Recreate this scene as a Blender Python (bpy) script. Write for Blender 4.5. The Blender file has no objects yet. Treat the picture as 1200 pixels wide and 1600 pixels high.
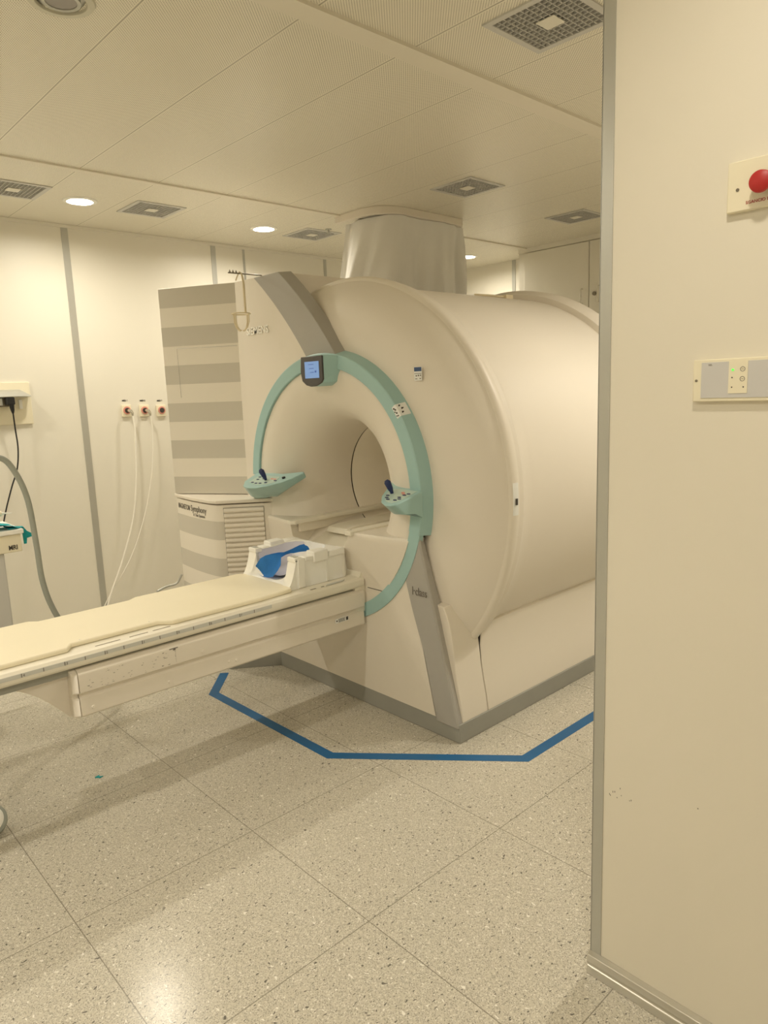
import bpy, bmesh, math, random
from math import sin, cos, pi, radians as R, sqrt
from mathutils import Vector, Matrix
random.seed(4)
S = bpy.context.scene
COL = S.collection

# ------------------------------------------------------------------ camera
yaw, pitch, roll, FPX = 0.826339359, 0.170224097, 0.0376653788, 1106.97663
fw = Vector((cos(pitch)*cos(yaw), cos(pitch)*sin(yaw), -sin(pitch)))
rt = Vector((sin(yaw), -cos(yaw), 0))
dn = fw.cross(rt)
ix = cos(roll)*rt + sin(roll)*dn
iy = -sin(roll)*rt + cos(roll)*dn
cd = bpy.data.cameras.new('camera'); cam = bpy.data.objects.new('camera', cd); COL.objects.link(cam)
m = Matrix((ix, -iy, -fw)).transposed().to_4x4(); m.translation = Vector((0, 0, 1.5))
cam.matrix_world = m
cd.sensor_fit = 'HORIZONTAL'; cd.sensor_width = 36; cd.lens = FPX/1200*36
cd.clip_start = 0.05
S.camera = cam

# ------------------------------------------------------------------ world, exposure
H = 2.6
w = bpy.data.worlds.new('world'); S.world = w; w.use_nodes = True
w.node_tree.nodes['Background'].inputs[0].default_value = (1.0, 0.86, 0.6, 1)
w.node_tree.nodes['Background'].inputs[1].default_value = 0.02
S.view_settings.view_transform = 'Standard'; S.view_settings.look = 'None'
S.view_settings.gamma = 1; S.view_settings.use_curve_mapping = False
S.view_settings.exposure = 0.53
S.cycles.max_bounces = 10; S.cycles.diffuse_bounces = 6
LAMP_COLOR = (0.98, 0.90, 0.755)
LAMPS_ON = [(0.42, 4.18, 7.5), (1.642, 4.18, 7.5), (2.86, 4.19, 7.5), (4.88, 4.13, 6), (-0.80, 4.18, 8),
            (-0.50, 2.18, 12), (-1.7, 2.18, 8), (-0.45, 0.25, 8), (0.80, 0.35, 5),  # last lamp here is unseen, added to brighten the near right wall
            (3.05, 0.90, 12), (4.30, 0.90, 10)]
LAMP_OFF = (0.860, 2.178)

# ------------------------------------------------------------------ helpers
def tag(o, label=None, cat=None, group=None, kind=None):
    if label: o['label'] = label
    if cat: o['category'] = cat
    if group: o['group'] = group
    if kind: o['kind'] = kind
    return o

def empty(name, loc, label=None, cat=None, group=None):
    o = bpy.data.objects.new(name, None); COL.objects.link(o); o.location = loc
    o.empty_display_size = 0.1
    bpy.context.view_layer.update()
    return tag(o, label, cat, group)

class MB:
    """collects shapes given in world coordinates and links them as one mesh object"""
    def __init__(s): s.bm = bmesh.new()
    def v(s, p): return s.bm.verts.new(p)
    def f(s, vs):
        try: return s.bm.faces.new(vs)
        except ValueError: return None
    def box(s, x0, x1, y0, y1, z0, z1):
        v = [s.v((x, y, z)) for x in (x0, x1) for y in (y0, y1) for z in (z0, z1)]
        for q in ((0, 1, 3, 2), (4, 6, 7, 5), (0, 4, 5, 1), (2, 3, 7, 6), (0, 2, 6, 4), (1, 5, 7, 3)):
            s.f([v[i] for i in q])
        return s
    def prism(s, pts, d):
        """polygon of 3-D points pushed along vector d"""
        d = Vector(d); a = [s.v(p) for p in pts]; b = [s.v(Vector(p)+d) for p in pts]
        s.f(a); s.f(b[::-1]); n = len(a)
        for i in range(n): s.f([a[i], b[i], b[(i+1) % n], a[(i+1) % n]])
        return s
    def rows(s, rows, closed=False, cap=False):
        """skin a list of equally long point rows"""
        vr = [[s.v(p) for p in r] for r in rows]; n = len(vr[0])
        for a, b in zip(vr[:-1], vr[1:]):
            for i in range(n if closed else n-1):
                s.f([a[i], a[(i+1) % n], b[(i+1) % n], b[i]])
        if cap: s.f(vr[0][::-1]); s.f(vr[-1])
        return s
    def tube(s, pts, r, seg=10, cap=True):
        pts = [Vector(p) for p in pts]; rows = []; up = None
        for i, p in enumerate(pts):
            t = (pts[min(i+1, len(pts)-1)]-pts[max(i-1, 0)]).normalized()
            if up is None: up = Vector((0, 0, 1)) if abs(t.z) < .9 else Vector((1, 0, 0))
            a = t.cross(up).normalized(); b = a.cross(t).normalized(); up = b
            rr = r[i] if isinstance(r, (list, tuple)) else r
            rows.append([p+a*rr*cos(2*pi*k/seg)+b*rr*sin(2*pi*k/seg) for k in range(seg)])
        return s.rows(rows, True, cap)
    def disc(s, c, n, r, h, seg=24, r2=None):
        c = Vector(c); n = Vector(n).normalized()
        return s.tube([c, c+n*h], [r, r if r2 is None else r2], seg)
    def revolve(s, prof, cy, cz, a0=0, a1=2*pi, seg=96, closedprof=False):
        """profile (x, r) turned about the axis parallel to X through (cy, cz); a=0 points to -Y"""
        full = abs(a1-a0-2*pi) < 1e-6
        rows = []
        for k in range(seg+(0 if full else 1)):
            a = a0+(a1-a0)*k/seg
            rows.append([(x, cy-r*cos(a), cz+r*sin(a)) for x, r in prof])
        if full: rows.append(rows[0])
        s.rows(rows, closedprof, closedprof and not full)
        if full: bmesh.ops.remove_doubles(s.bm, verts=s.bm.verts, dist=1e-6)
        return s
    def build(s, name, mat, parent=None, bevel=0, smooth=True, seg=2, angle=40, sub=0):
        me = bpy.data.meshes.new(name)
        bmesh.ops.recalc_face_normals(s.bm, faces=s.bm.faces)
        s.bm.to_mesh(me); s.bm.free()
        o = bpy.data.objects.new(name, me); COL.objects.link(o)
        for mm in (mat if isinstance(mat, (list, tuple)) else [mat]): me.materials.append(mm)
        if smooth:
            for p in me.polygons: p.use_smooth = True
            me.set_sharp_from_angle(angle=R(angle))
        if bevel:
            b = o.modifiers.new('bevel', 'BEVEL'); b.width = bevel; b.segments = seg; b.limit_method = 'ANGLE'; b.angle_limit = R(35)
            b.harden_normals = False
        if sub:
            b = o.modifiers.new('sub', 'SUBSURF'); b.levels = sub; b.render_levels = sub
        if parent is not None:
            o.parent = parent; o.matrix_parent_inverse = world_of(parent).inverted()
        return o

def world_of(o):
    mw = Matrix.Translation(o.location) if o.rotation_euler.x == 0 else o.matrix_basis
    if o.parent: mw = world_of(o.parent) @ o.matrix_parent_inverse @ mw
    return mw

def recenter(o):
    """move a single-mesh thing's origin to the bottom centre of its mesh"""
    me = o.data; xs = [v.co for v in me.vertices]
    c = Vector(((min(v.x for v in xs)+max(v.x for v in xs))/2, (min(v.y for v in xs)+max(v.y for v in xs))/2, min(v.z for v in xs)))
    me.transform(Matrix.Translation(-c)); o.location = o.location + c
    return o

def text(body, size, origin, right, up, mat, parent=None, name='lettering', extrude=0.0006, align='LEFT', bold=0, squeeze=1.0):
    cu = bpy.data.curves.new(name, 'FONT'); cu.body = body; cu.size = size; cu.extrude = extrude
    cu.align_x = align; cu.offset = bold
    t = bpy.data.objects.new(name+'_tmp', cu); COL.objects.link(t)
    bpy.context.view_layer.update()
    me = bpy.data.meshes.new_from_object(t.evaluated_get(bpy.context.evaluated_depsgraph_get()))
    bpy.data.objects.remove(t); bpy.data.curves.remove(cu)
    r = Vector(right).normalized(); u = Vector(up).normalized(); n = r.cross(u)
    M = Matrix((r*squeeze, u, n)).transposed().to_4x4(); M.translation = Vector(origin)
    me.transform(M); me.name = name
    me.materials.clear(); me.materials.append(mat)
    o = bpy.data.objects.new(name, me); COL.objects.link(o)
    if parent is not None: o.parent = parent; o.matrix_parent_inverse = world_of(parent).inverted()
    return o

# ------------------------------------------------------------------ materials
def mat(name, col, rough=.5, metal=0, coat=0, noise=0, nscale=6, bump=0, bscale=200, emit=None, estr=0, spec=.5, sss=0):
    m = bpy.data.materials.new(name); m.use_nodes = True; nt = m.node_tree
    b = nt.nodes['Principled BSDF']
    b.inputs['Base Color'].default_value = (*col, 1); b.inputs['Roughness'].default_value = rough
    b.inputs['Metallic'].default_value = metal; b.inputs['Coat Weight'].default_value = coat
    b.inputs['Specular IOR Level'].default_value = spec
    tc = nt.nodes.new('ShaderNodeTexCoord')
    if noise:
        n = nt.nodes.new('ShaderNodeTexNoise'); n.inputs['Scale'].default_value = nscale; n.inputs['Detail'].default_value = 4
        nt.links.new(tc.outputs['Object'], n.inputs['Vector'])
        mx = nt.nodes.new('ShaderNodeMix'); mx.data_type = 'RGBA'
        mx.inputs[6].default_value = (*[c*(1-noise) for c in col], 1); mx.inputs[7].default_value = (*[min(1, c*(1+noise*.6)) for c in col], 1)
        nt.links.new(n.outputs['Fac'], mx.inputs[0]); nt.links.new(mx.outputs[2], b.inputs['Base Color'])
    if bump:
        n2 = nt.nodes.new('ShaderNodeTexNoise'); n2.inputs['Scale'].default_value = bscale; n2.inputs['Detail'].default_value = 3
        nt.links.new(tc.outputs['Object'], n2.inputs['Vector'])
        bp = nt.nodes.new('ShaderNodeBump'); bp.inputs['Strength'].default_value = bump; bp.inputs['Distance'].default_value = .002
        nt.links.new(n2.outputs['Fac'], bp.inputs['Height']); nt.links.new(bp.outputs[0], b.inputs['Normal'])
    if emit:
        b.inputs['Emission Color'].default_value = (*emit, 1); b.inputs['Emission Strength'].default_value = estr
    return m

M = {}
M['wall'] = mat('wall_panel_cream', (.80, .77, .68), .42, noise=.03, nscale=1.2)
M['wallr'] = mat('wall_panel_matt', (.80, .755, .65), .5, noise=.03, nscale=2)
M['alu'] = mat('anodised_aluminium', (.52, .52, .48), .38, metal=.55, noise=.05, nscale=8)
M['alu_bright'] = mat('brushed_aluminium', (.62, .60, .54), .3, metal=.7, noise=.05, nscale=20)
M['shell'] = mat('ivory_scanner_plastic', (.80, .745, .66), .5, noise=.035, nscale=2.2, bump=.02, bscale=300)
M['shell2'] = mat('ivory_lacquered_cover', (.80, .745, .655), .42, noise=.03, nscale=3)
M['bore'] = mat('bore_liner_plastic', (.93, .87, .76), .5, noise=.02, nscale=3)
M['grey'] = mat('warm_grey_trim_lacquer', (.42, .405, .375), .4, noise=.04, nscale=5)
M['skirt'] = mat('grey_rubber_skirt', (.33, .33, .30), .5, noise=.08, nscale=9)
M['teal'] = mat('pale_teal_gloss', (.36, .56, .555), .36, noise=.02)
M['tealpad'] = mat('pale_teal_keypad', (.50, .63, .57), .4)
M['navy'] = mat('navy_plastic', (.015, .03, .12), .4)
M['black'] = mat('black_plastic', (.012, .012, .014), .4)
M['dark'] = mat('dark_gap', (.05, .045, .038), .7)
M['bezel'] = mat('charcoal_bezel', (.07, .065, .065), .3)
M['screen'] = mat('screen_blue', (.1, .2, .4), .15, emit=(.22, .36, .66), estr=.38)
M['screen_ink'] = mat('screen_ink', (.03, .08, .25), .3, emit=(.05, .14, .5), estr=.3)
M['red'] = mat('red_plastic', (.45, .02, .018), .45)
M['pink'] = mat('pale_red_key', (.75, .32, .26), .4)
M['white'] = mat('white_moulded_plastic', (.93, .92, .87), .38, noise=.02)
M['lilac'] = mat('lilac_padding', (.74, .73, .82), .7, noise=.03)
M['mattress'] = mat('cream_vinyl_mattress', (.90, .83, .64), .45, noise=.05, nscale=3, bump=.08, bscale=20)
M['tabletop'] = mat('table_ivory', (.84, .80, .69), .38, noise=.04, nscale=6)
M['tablegrey'] = mat('table_rail_grey', (.62, .62, .58), .4)
M['under'] = mat('table_underside_grey', (.34, .34, .30), .5)
M['ink'] = mat('dark_ink', (.05, .045, .04), .6)
M['inkgrey'] = mat('grey_ink', (.20, .18, .15), .6)
M['chrome'] = mat('chrome', (.7, .68, .62), .2, metal=1)
M['letter'] = mat('raised_pale_letters', (.96, .94, .88), .3)
M['sticker'] = mat('sticker_white', (.86, .87, .85), .4)
M['blue_st'] = mat('sticker_blue', (.04, .09, .22), .4)
M['tape'] = mat('blue_floor_tape', (.010, .125, .32), .42, noise=.12, nscale=14)
M['cloth_blue'] = mat('blue_nonwoven', (.06, .33, .78), .7, noise=.25, nscale=25, bump=.5, bscale=60)
M['cloth_teal'] = mat('teal_nonwoven', (.01, .36, .40), .8, noise=.25, nscale=18, bump=.5, bscale=60)
M['curtain'] = mat('grey_white_cloth', (.82, .81, .78), .85, noise=.05, nscale=6, bump=.25, bscale=90)
M['hose'] = mat('grey_green_hose', (.33, .35, .31), .5)
M['cable_w'] = mat('white_cable', (.85, .82, .74), .45)
M['plate'] = mat('cream_plate', (.86, .80, .62), .4)
M['panelgrey'] = mat('pale_grey_fascia', (.62, .61, .60), .4)
M['led'] = mat('green_led', (.1, .9, .15), .3, emit=(.10, .9, .06), estr=.7)
M['hook'] = mat('cream_coated_hook', (.80, .70, .50), .35)
M['brass'] = mat('dull_metal', (.25, .22, .17), .4, metal=.7)
M['lamp'] = mat('lamp_diffuser', (1, .95, .85), .4, emit=(1.0, .90, .66), estr=14)
M['lampoff'] = mat('lamp_off_glass', (.30, .28, .27), .15)
M['ventback'] = mat('vent_shadow_box', (.05, .048, .045), .8)
M['vent'] = mat('vent_painted', (.60, .59, .56), .45)
M['teal_lim'] = M['teal']

def nodes_floor():
    m = bpy.data.materials.new('speckled_vinyl_tiles'); m.use_nodes = True; nt = m.node_tree; N = nt.nodes; L = nt.links
    b = N['Principled BSDF']; b.inputs['Roughness'].default_value = .26; b.inputs['Specular IOR Level'].default_value = .4
    tc = N.new('ShaderNodeTexCoord')
    def math(op, a, b_=None, c=None):
        n = N.new('ShaderNodeMath'); n.operation = op
        for i, x in enumerate((a, b_, c)):
            if x is None: continue
            if isinstance(x, (int, float)): n.inputs[i].default_value = x
            else: L.new(x, n.inputs[i])
        return n.outputs[0]
    def noise(scale, detail=2, vec=None):
        n = N.new('ShaderNodeTexNoise'); n.inputs['Scale'].default_value = scale; n.inputs['Detail'].default_value = detail
        L.new(vec or tc.outputs['Object'], n.inputs['Vector']); return n
    def mix(f, c1, c2):
        n = N.new('ShaderNodeMix'); n.data_type = 'RGBA'
        if isinstance(f, float): n.inputs[0].default_value = f
        else: L.new(f, n.inputs[0])
        for i, c in ((6, c1), (7, c2)):
            if isinstance(c, tuple): n.inputs[i].default_value = (*c, 1)
            else: L.new(c, n.inputs[i])
        return n.outputs[2]
    def flecks(scale, lo, seedoff, keep, stretch=(1, 1, 1), rot=0):
        mp = N.new('ShaderNodeMapping'); mp.inputs['Location'].default_value = (seedoff, seedoff*1.7, 0)
        mp.inputs['Scale'].default_value = stretch; mp.inputs['Rotation'].default_value = (0, 0, rot)
        dn_ = noise(scale*.9, 2)
        add = N.new('ShaderNodeVectorMath'); add.operation = 'MULTIPLY_ADD'
        L.new(dn_.outputs['Color'], add.inputs[0]); add.inputs[1].default_value = (1.1/scale,)*3; L.new(tc.outputs['Object'], add.inputs[2])
        L.new(add.outputs[0], mp.inputs['Vector'])
        vo = N.new('ShaderNodeTexVoronoi'); vo.inputs['Scale'].default_value = scale; vo.voronoi_dimensions = '2D'
        L.new(mp.outputs[0], vo.inputs['Vector'])
        near = math('LESS_THAN', vo.outputs['Distance'], lo)
        sp = N.new('ShaderNodeSeparateColor'); L.new(vo.outputs['Color'], sp.inputs[0])
        k = math('LESS_THAN', sp.outputs[0], keep)
        return math('MULTIPLY', near, k)
    big = noise(1.3, 3)
    fine = noise(150, 3)
    base = mix(big.outputs['Fac'], (.60, .565, .475), (.66, .62, .53))
    mr = N.new('ShaderNodeMapRange'); mr.inputs[1].default_value = .35; mr.inputs[2].default_value = .65
    L.new(fine.outputs['Fac'], mr.inputs[0])
    base = mix(mr.outputs[0], base, mix(.5, base, (.46, .43, .36)))
    base = mix(math('MULTIPLY', flecks(95, .28, 3.1, .45, (1, 2.2, 1), .6), .75), base, (.78, .75, .67))
    base = mix(math('MULTIPLY', flecks(110, .30, 7.7, .5, (2.6, 1, 1), 1.1), .8), base, (.36, .335, .28))
    base = mix(math('MULTIPLY', flecks(120, .26, 1.7, .4, (1, 3.0, 1), 2.3), .85), base, (.27, .25, .21))
    base = mix(math('MULTIPLY', flecks(34, .13, 12.3, .28, (1, 2.4, 1), .3), .9), base, (.13, .12, .105))
    base = mix(math('MULTIPLY', flecks(30, .13, 21.3, .16, (2.2, 1, 1), .9), .9), base, (.86, .83, .76))
    sp = N.new('ShaderNodeSeparateXYZ'); L.new(tc.outputs['Object'], sp.inputs[0])
    def seam(o, off, per, wd):
        a = math('DIVIDE', math('ADD', o, -off+per*20), per)
        fr = math('FRACT', a)
        d = math('ABSOLUTE', math('SUBTRACT', fr, .5))
        return math('GREATER_THAN', d, .5-wd/per/2)
    s_ = math('MAXIMUM', seam(sp.outputs[0], .553, .606, .003), seam(sp.outputs[1], 1.388, .610, .003))
    base = mix(math('MULTIPLY', s_, .75), base, (.20, .18, .14))
    L.new(base, b.inputs['Base Color'])
    r2 = noise(6, 3); mr2 = N.new('ShaderNodeMapRange'); mr2.inputs[3].default_value = .16; mr2.inputs[4].default_value = .25
    L.new(r2.outputs['Fac'], mr2.inputs[0]); L.new(mr2.outputs[0], b.inputs['Roughness'])
    return m

def nodes_ceiling():
    m = bpy.data.materials.new('perforated_metal_ceiling_panels'); m.use_nodes = True; nt = m.node_tree; N = nt.nodes; L = nt.links
    b = N['Principled BSDF']; b.inputs['Roughness'].default_value = .34; b.inputs['Specular IOR Level'].default_value = .5
    geo = N.new('ShaderNodeNewGeometry')
    sp = N.new('ShaderNodeSeparateXYZ'); L.new(geo.outputs['Position'], sp.inputs[0])
    def math(op, a, b_=None):
        n = N.new('ShaderNodeMath'); n.operation = op
        for i, x in enumerate((a, b_)):
            if x is None: continue
            if isinstance(x, (int, float)): n.inputs[i].default_value = x
            else: L.new(x, n.inputs[i])
        return n.outputs[0]
    P = .0108
    def cellc(o, sh): 
        return math('SUBTRACT', math('FRACT', math('ADD', math('DIVIDE', o, P), 500.0+sh)), .5)
    def dots(sh):
        x = cellc(sp.outputs[0], sh); y = cellc(sp.outputs[1], sh)
        return math('LESS_THAN', math('ADD', math('MULTIPLY', x, x), math('MULTIPLY', y, y)), .155**2*1.0)
    d = math('MAXIMUM', dots(0), dots(.5))
    def seam(o, off, per, wd):
        fr = math('FRACT', math('DIVIDE', math('ADD', o, -off+per*20), per))
        return math('GREATER_THAN', math('ABSOLUTE', math('SUBTRACT', fr, .5)), .5-wd/per/2)
    sx = seam(sp.outputs[0], 1.035, .4003, .005)
    edge = seam(sp.outputs[0], 1.035, .4003, .014)
    d = math('MULTIPLY', d, math('SUBTRACT', 1, edge))
    mx = N.new('ShaderNodeMix'); mx.data_type = 'RGBA'; mx.inputs[6].default_value = (.86, .82, .70, 1); mx.inputs[7].default_value = (.20, .17, .12, 1)
    L.new(d, mx.inputs[0])
    m2 = N.new('ShaderNodeMix'); m2.data_type = 'RGBA'; m2.inputs[7].default_value = (.28, .25, .18, 1)
    L.new(math('MULTIPLY', sx, .8), m2.inputs[0]); L.new(mx.outputs[2], m2.inputs[6]); L.new(m2.outputs[2], b.inputs['Base Color'])
    return m

def nodes_stripes(name, z0, per, phase_dark_first=True, c1=(.62, .585, .51), c2=(.84, .79, .70), rough=.4, zmax=9):
    m = bpy.data.materials.new(name); m.use_nodes = True; nt = m.node_tree; N = nt.nodes; L = nt.links
    b = N['Principled BSDF']; b.inputs['Roughness'].default_value = rough
    geo = N.new('ShaderNodeNewGeometry'); sp = N.new('ShaderNodeSeparateXYZ'); L.new(geo.outputs['Position'], sp.inputs[0])
    a = N.new('ShaderNodeMath'); a.operation = 'SUBTRACT'; a.inputs[0].default_value = z0; L.new(sp.outputs[2], a.inputs[1])
    d = N.new('ShaderNodeMath'); d.operation = 'DIVIDE'; d.inputs[1].default_value = per; L.new(a.outputs[0], d.inputs[0])
    f = N.new('ShaderNodeMath'); f.operation = 'FLOORED_MODULO'; f.inputs[1].default_value = 1; L.new(d.outputs[0], f.inputs[0])
    g = N.new('ShaderNodeMath'); g.operation = 'LESS_THAN'; g.inputs[1].default_value = .5; L.new(f.outputs[0], g.inputs[0])
    gz = N.new('ShaderNodeMath'); gz.operation = 'LESS_THAN'; gz.inputs[1].default_value = zmax; L.new(sp.outputs[2], gz.inputs[0])
    g2 = N.new('ShaderNodeMath'); g2.operation = 'MULTIPLY'; L.new(g.outputs[0], g2.inputs[0]); L.new(gz.outputs[0], g2.inputs[1])
    mx = N.new('ShaderNodeMix'); mx.data_type = 'RGBA'; mx.inputs[6].default_value = (*c2, 1); mx.inputs[7].default_value = (*c1, 1)
    L.new(g2.outputs[0], mx.inputs[0]); L.new(mx.outputs[2], b.inputs['Base Color'])
    return m
M['floor'] = nodes_floor(); M['ceil'] = nodes_ceiling()
M['stripes'] = nodes_stripes('striped_cabinet_lacquer', 2.094, .208)
M['stripes_low'] = nodes_stripes('striped_lower_cover', .836, .204, zmax=.84)

# ------------------------------------------------------------------ room shell
YL = 4.78; XB = 5.035; XR = 5.39; XBK = -2.4; YBK = -1.2; YRR = -0.3; YC = 3.70; XW = 1.45; YE = .848
def struct(name, mb, mt, **k): return tag(mb.build(name, mt, **k), kind='structure')
struct('floor', MB().box(XBK-.1, XR+.1, YBK-.1, YL+.1, -.08, 0), M['floor'], smooth=False)
# ceiling sheet with openings for grilles and lamps
VENTS = [(1.286, 4.142), (2.041, 4.137), (3.239, 4.156), (3.245, 2.733), (4.400, 2.765), (2.044, 1.379)]
VH = .132
lamps_all = [(x, y) for x, y, p in LAMPS_ON] + [LAMP_OFF]
LH = .06
holes = [(x-VH, x+VH, y-VH, y+VH) for x, y in VENTS] + [(x-LH, x+LH, y-LH, y+LH) for x, y in lamps_all]
def ceiling():
    mb = MB()
    xs = sorted(set([XBK-.1, XR+.1]+[h[i] for h in holes for i in (0, 1)])); ys = sorted(set([YBK-.1, YL+.1]+[h[i] for h in holes for i in (2, 3)]))
    inh = lambda x, y: any(h[0] < x < h[1] and h[2] < y < h[3] for h in holes)
    V = {}
    def vv(i, j, k):
        if (i, j, k) not in V: V[i, j, k] = mb.v((xs[i], ys[j], H+(.02 if k else 0)))
        return V[i, j, k]
    nx, ny = len(xs)-1, len(ys)-1
    solid = [[not inh((xs[i]+xs[i+1])/2, (ys[j]+ys[j+1])/2) for j in range(ny)] for i in range(nx)]
    for i in range(nx):
        for j in range(ny):
            if not solid[i][j]: continue
            for k in (0, 1): mb.f([vv(i, j, k), vv(i+1, j, k), vv(i+1, j+1, k), vv(i, j+1, k)])
            for di, dj, a, b in ((-1, 0, (i, j), (i, j+1)), (1, 0, (i+1, j), (i+1, j+1)), (0, -1, (i, j), (i+1, j)), (0, 1, (i, j+1), (i+1, j+1))):
                q, r = i+di, j+dj
                if not (0 <= q < nx and 0 <= r < ny) or not solid[q][r]:
                    mb.f([vv(*a, 0), vv(*b, 0), vv(*b, 1), vv(*a, 1)])
    return mb
struct('ceiling', ceiling(), M['ceil'], smooth=False)
struct('trim_1', MB().box(XBK, XR, 3.612, 3.654, H-.008, H), M['wallr'], smooth=False)
struct('trim_2', MB().box(XBK, XB, 1.754, 1.833, H-.012, H), M['wallr'], smooth=False)
struct('wall_left', MB().box(XBK-.1, XR+.1, YL, YL+.1, 0, H+.02), M['wall'], smooth=False)
struct('wall_back', MB().box(XB, XR+.2, YRR-.1, YC, 0, H+.02), M['wall'], smooth=False)
struct('wall_back_recess', MB().box(XR, XR+.1, YC, YL+.1, 0, H+.02), M['wall'], smooth=False)
struct('wall_behind', MB().box(XBK-.1, XBK, YBK-.1, YL+.1, 0, H+.02), M['wall'], smooth=False)
struct('wall_near', MB().box(XBK-.1, XW+.1, YBK-.1, YBK, 0, H+.02), M['wall'], smooth=False)
struct('wall_right', MB().box(XW, XW+.1, YBK, YE, 0, H), M['wallr'], smooth=False)
struct('wall_far_right', MB().box(XW+.1, XB, YRR-.1, YRR, 0, H+.02), M['wall'], smooth=False)
# aluminium corner strip of the right wall, its skirting
struct('trim_3', MB().box(XW-.002, XW, YE-.027, YE+.001, .055, H), M['alu'], smooth=False)
struct('trim_4', MB().box(XW-.002, XW+.102, YE, YE+.002, .055, H), M['alu'], smooth=False)
bb = MB().prism([(XW, YBK, 0), (XW-.016, YBK, 0), (XW-.016, YBK, .022), (XW-.012, YBK, .026), (XW-.012, YBK, .031), (XW-.016, YBK, .034), (XW-.016, YBK, .055), (XW, YBK, .06)], (0, YE+.004-YBK, 0))
struct('baseboard_right', bb, M['alu_bright'], bevel=.0015)
# joint strips on the left wall
for i, (x, wd) in enumerate(((1.7575, .042), (2.807, .037), (3.065, .017), (3.843, .027), (.25, .042), (-1.1, .042))):
    struct('trim_%d' % (5+i), MB().box(x-wd/2, x+wd/2, YL-.004, YL, .05, H), M['alu'], smooth=False)
struct('trim_11', MB().box(XBK, XR, YL-.012, YL, H-.02, H-.001), M['wall'], smooth=False)
struct('trim_12', MB().box(XR-.006, XR, 3.997, 4.033, 0, H), M['alu'], smooth=False)
struct('trim_13', MB().box(XB-.012, XB, YRR, YC, H-.037, H), M['wall'], smooth=False)
struct('baseboard_left', MB().box(XBK, XR, YL-.012, YL, 0, .07), M['skirt'], smooth=False)

# tall cupboard doors on the back wall
def cupboard_door(y0, y1, lab, hy, knob=None):
    t = empty('cupboard_door', (XB-.012, (y0+y1)/2, .08), lab, 'cupboard door', None)
    MB().box(XB-.022, XB-.001, y0+.003, y1-.003, .08, H-.044).build('door_leaf', M['wall'], t, bevel=.002)
    if hy is not None:
        z0, z1 = 2.102, 2.211
        MB().tube([(XB-.022, hy, z0), (XB-.045, hy, z0), (XB-.052, hy, z0+.008), (XB-.052, hy, z1-.008), (XB-.045, hy, z1), (XB-.022, hy, z1)], .0045, 8).build('handle', M['chrome'], t)
    if knob:
        MB().disc((XB-.022, knob, 2.166), (-1, 0, 0), .015, .012).build('lock', M['brass'], t)
        MB().tube([(XB-.022, knob-.04, 2.102), (XB-.045, knob-.04, 2.102), (XB-.045, knob-.04, 2.22), (XB-.022, knob-.04, 2.22)], .0045, 8).build('handle', M['chrome'], t)
    return t
cupboard_door(3.033, 3.636, 'tall cream cupboard door with bar handle at its right edge, left one behind the scanner', 3.086)
cupboard_door(2.432, 3.033, 'cream cupboard door with round lock, half hidden by the near right wall', None, 2.982)

# ------------------------------------------------------------------ ceiling fittings
def vent(x, y, lab):
    t = empty('ceiling_vent', (x, y, H-.006), lab, 'air vent', 'square eggcrate vents in the ceiling')
    f = MB(); o, i = .149, .127
    z0, z1 = H-.005, H
    for a in ((-o, o, -o, -i), (-o, o, i, o), (-o, -i, -i, i), (i, o, -i, i)): f.box(x+a[0], x+a[1], y+a[2], y+a[3], z0, z1)
    f.build('frame', M['vent'], t, smooth=False)
    g = MB(); n = 12; st = 2*i/n
    for k in range(n+1):
        c = -i+k*st
        g.box(x+c-.0012, x+c+.0012, y-i, y+i, H-.004, H+.018); g.box(x-i, x+i, y+c-.0012, y+c+.0012, H-.004, H+.018)
    g.build('grille', M['vent'], t, smooth=False)
    MB().box(x-.032, x+.032, y-.032, y+.032, H-.0065, H-.004).build('centre_plate', M['wall'], t, smooth=False)
    b = MB(); k_ = i+.002
    for a in ((-k_-.002, -k_, -k_, k_), (k_, k_+.002, -k_, k_), (-k_, k_, -k_-.002, -k_), (-k_, k_, k_, k_+.002)):
        b.box(x+a[0], x+a[1], y+a[2], y+a[3], H, H+.08)
    b.box(x-k_, x+k_, y-k_, y+k_, H+.08, H+.083)
    b.build('duct_box', M['ventback'], t, smooth=False)
for (x, y), l in zip(VENTS, (
        'grey eggcrate ceiling vent cut by the left picture edge, beside the left downlight',
        'grey eggcrate ceiling vent between the two bright downlights over the left wall',
        'grey eggcrate ceiling vent just left of the hanging cloth',
        'grey eggcrate ceiling vent directly above and right of the hanging cloth',
        'grey eggcrate ceiling vent at far right above the cupboard doors',
        'largest looking eggcrate ceiling vent at the top right, beside the near wall')): vent(x, y, l)

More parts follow.
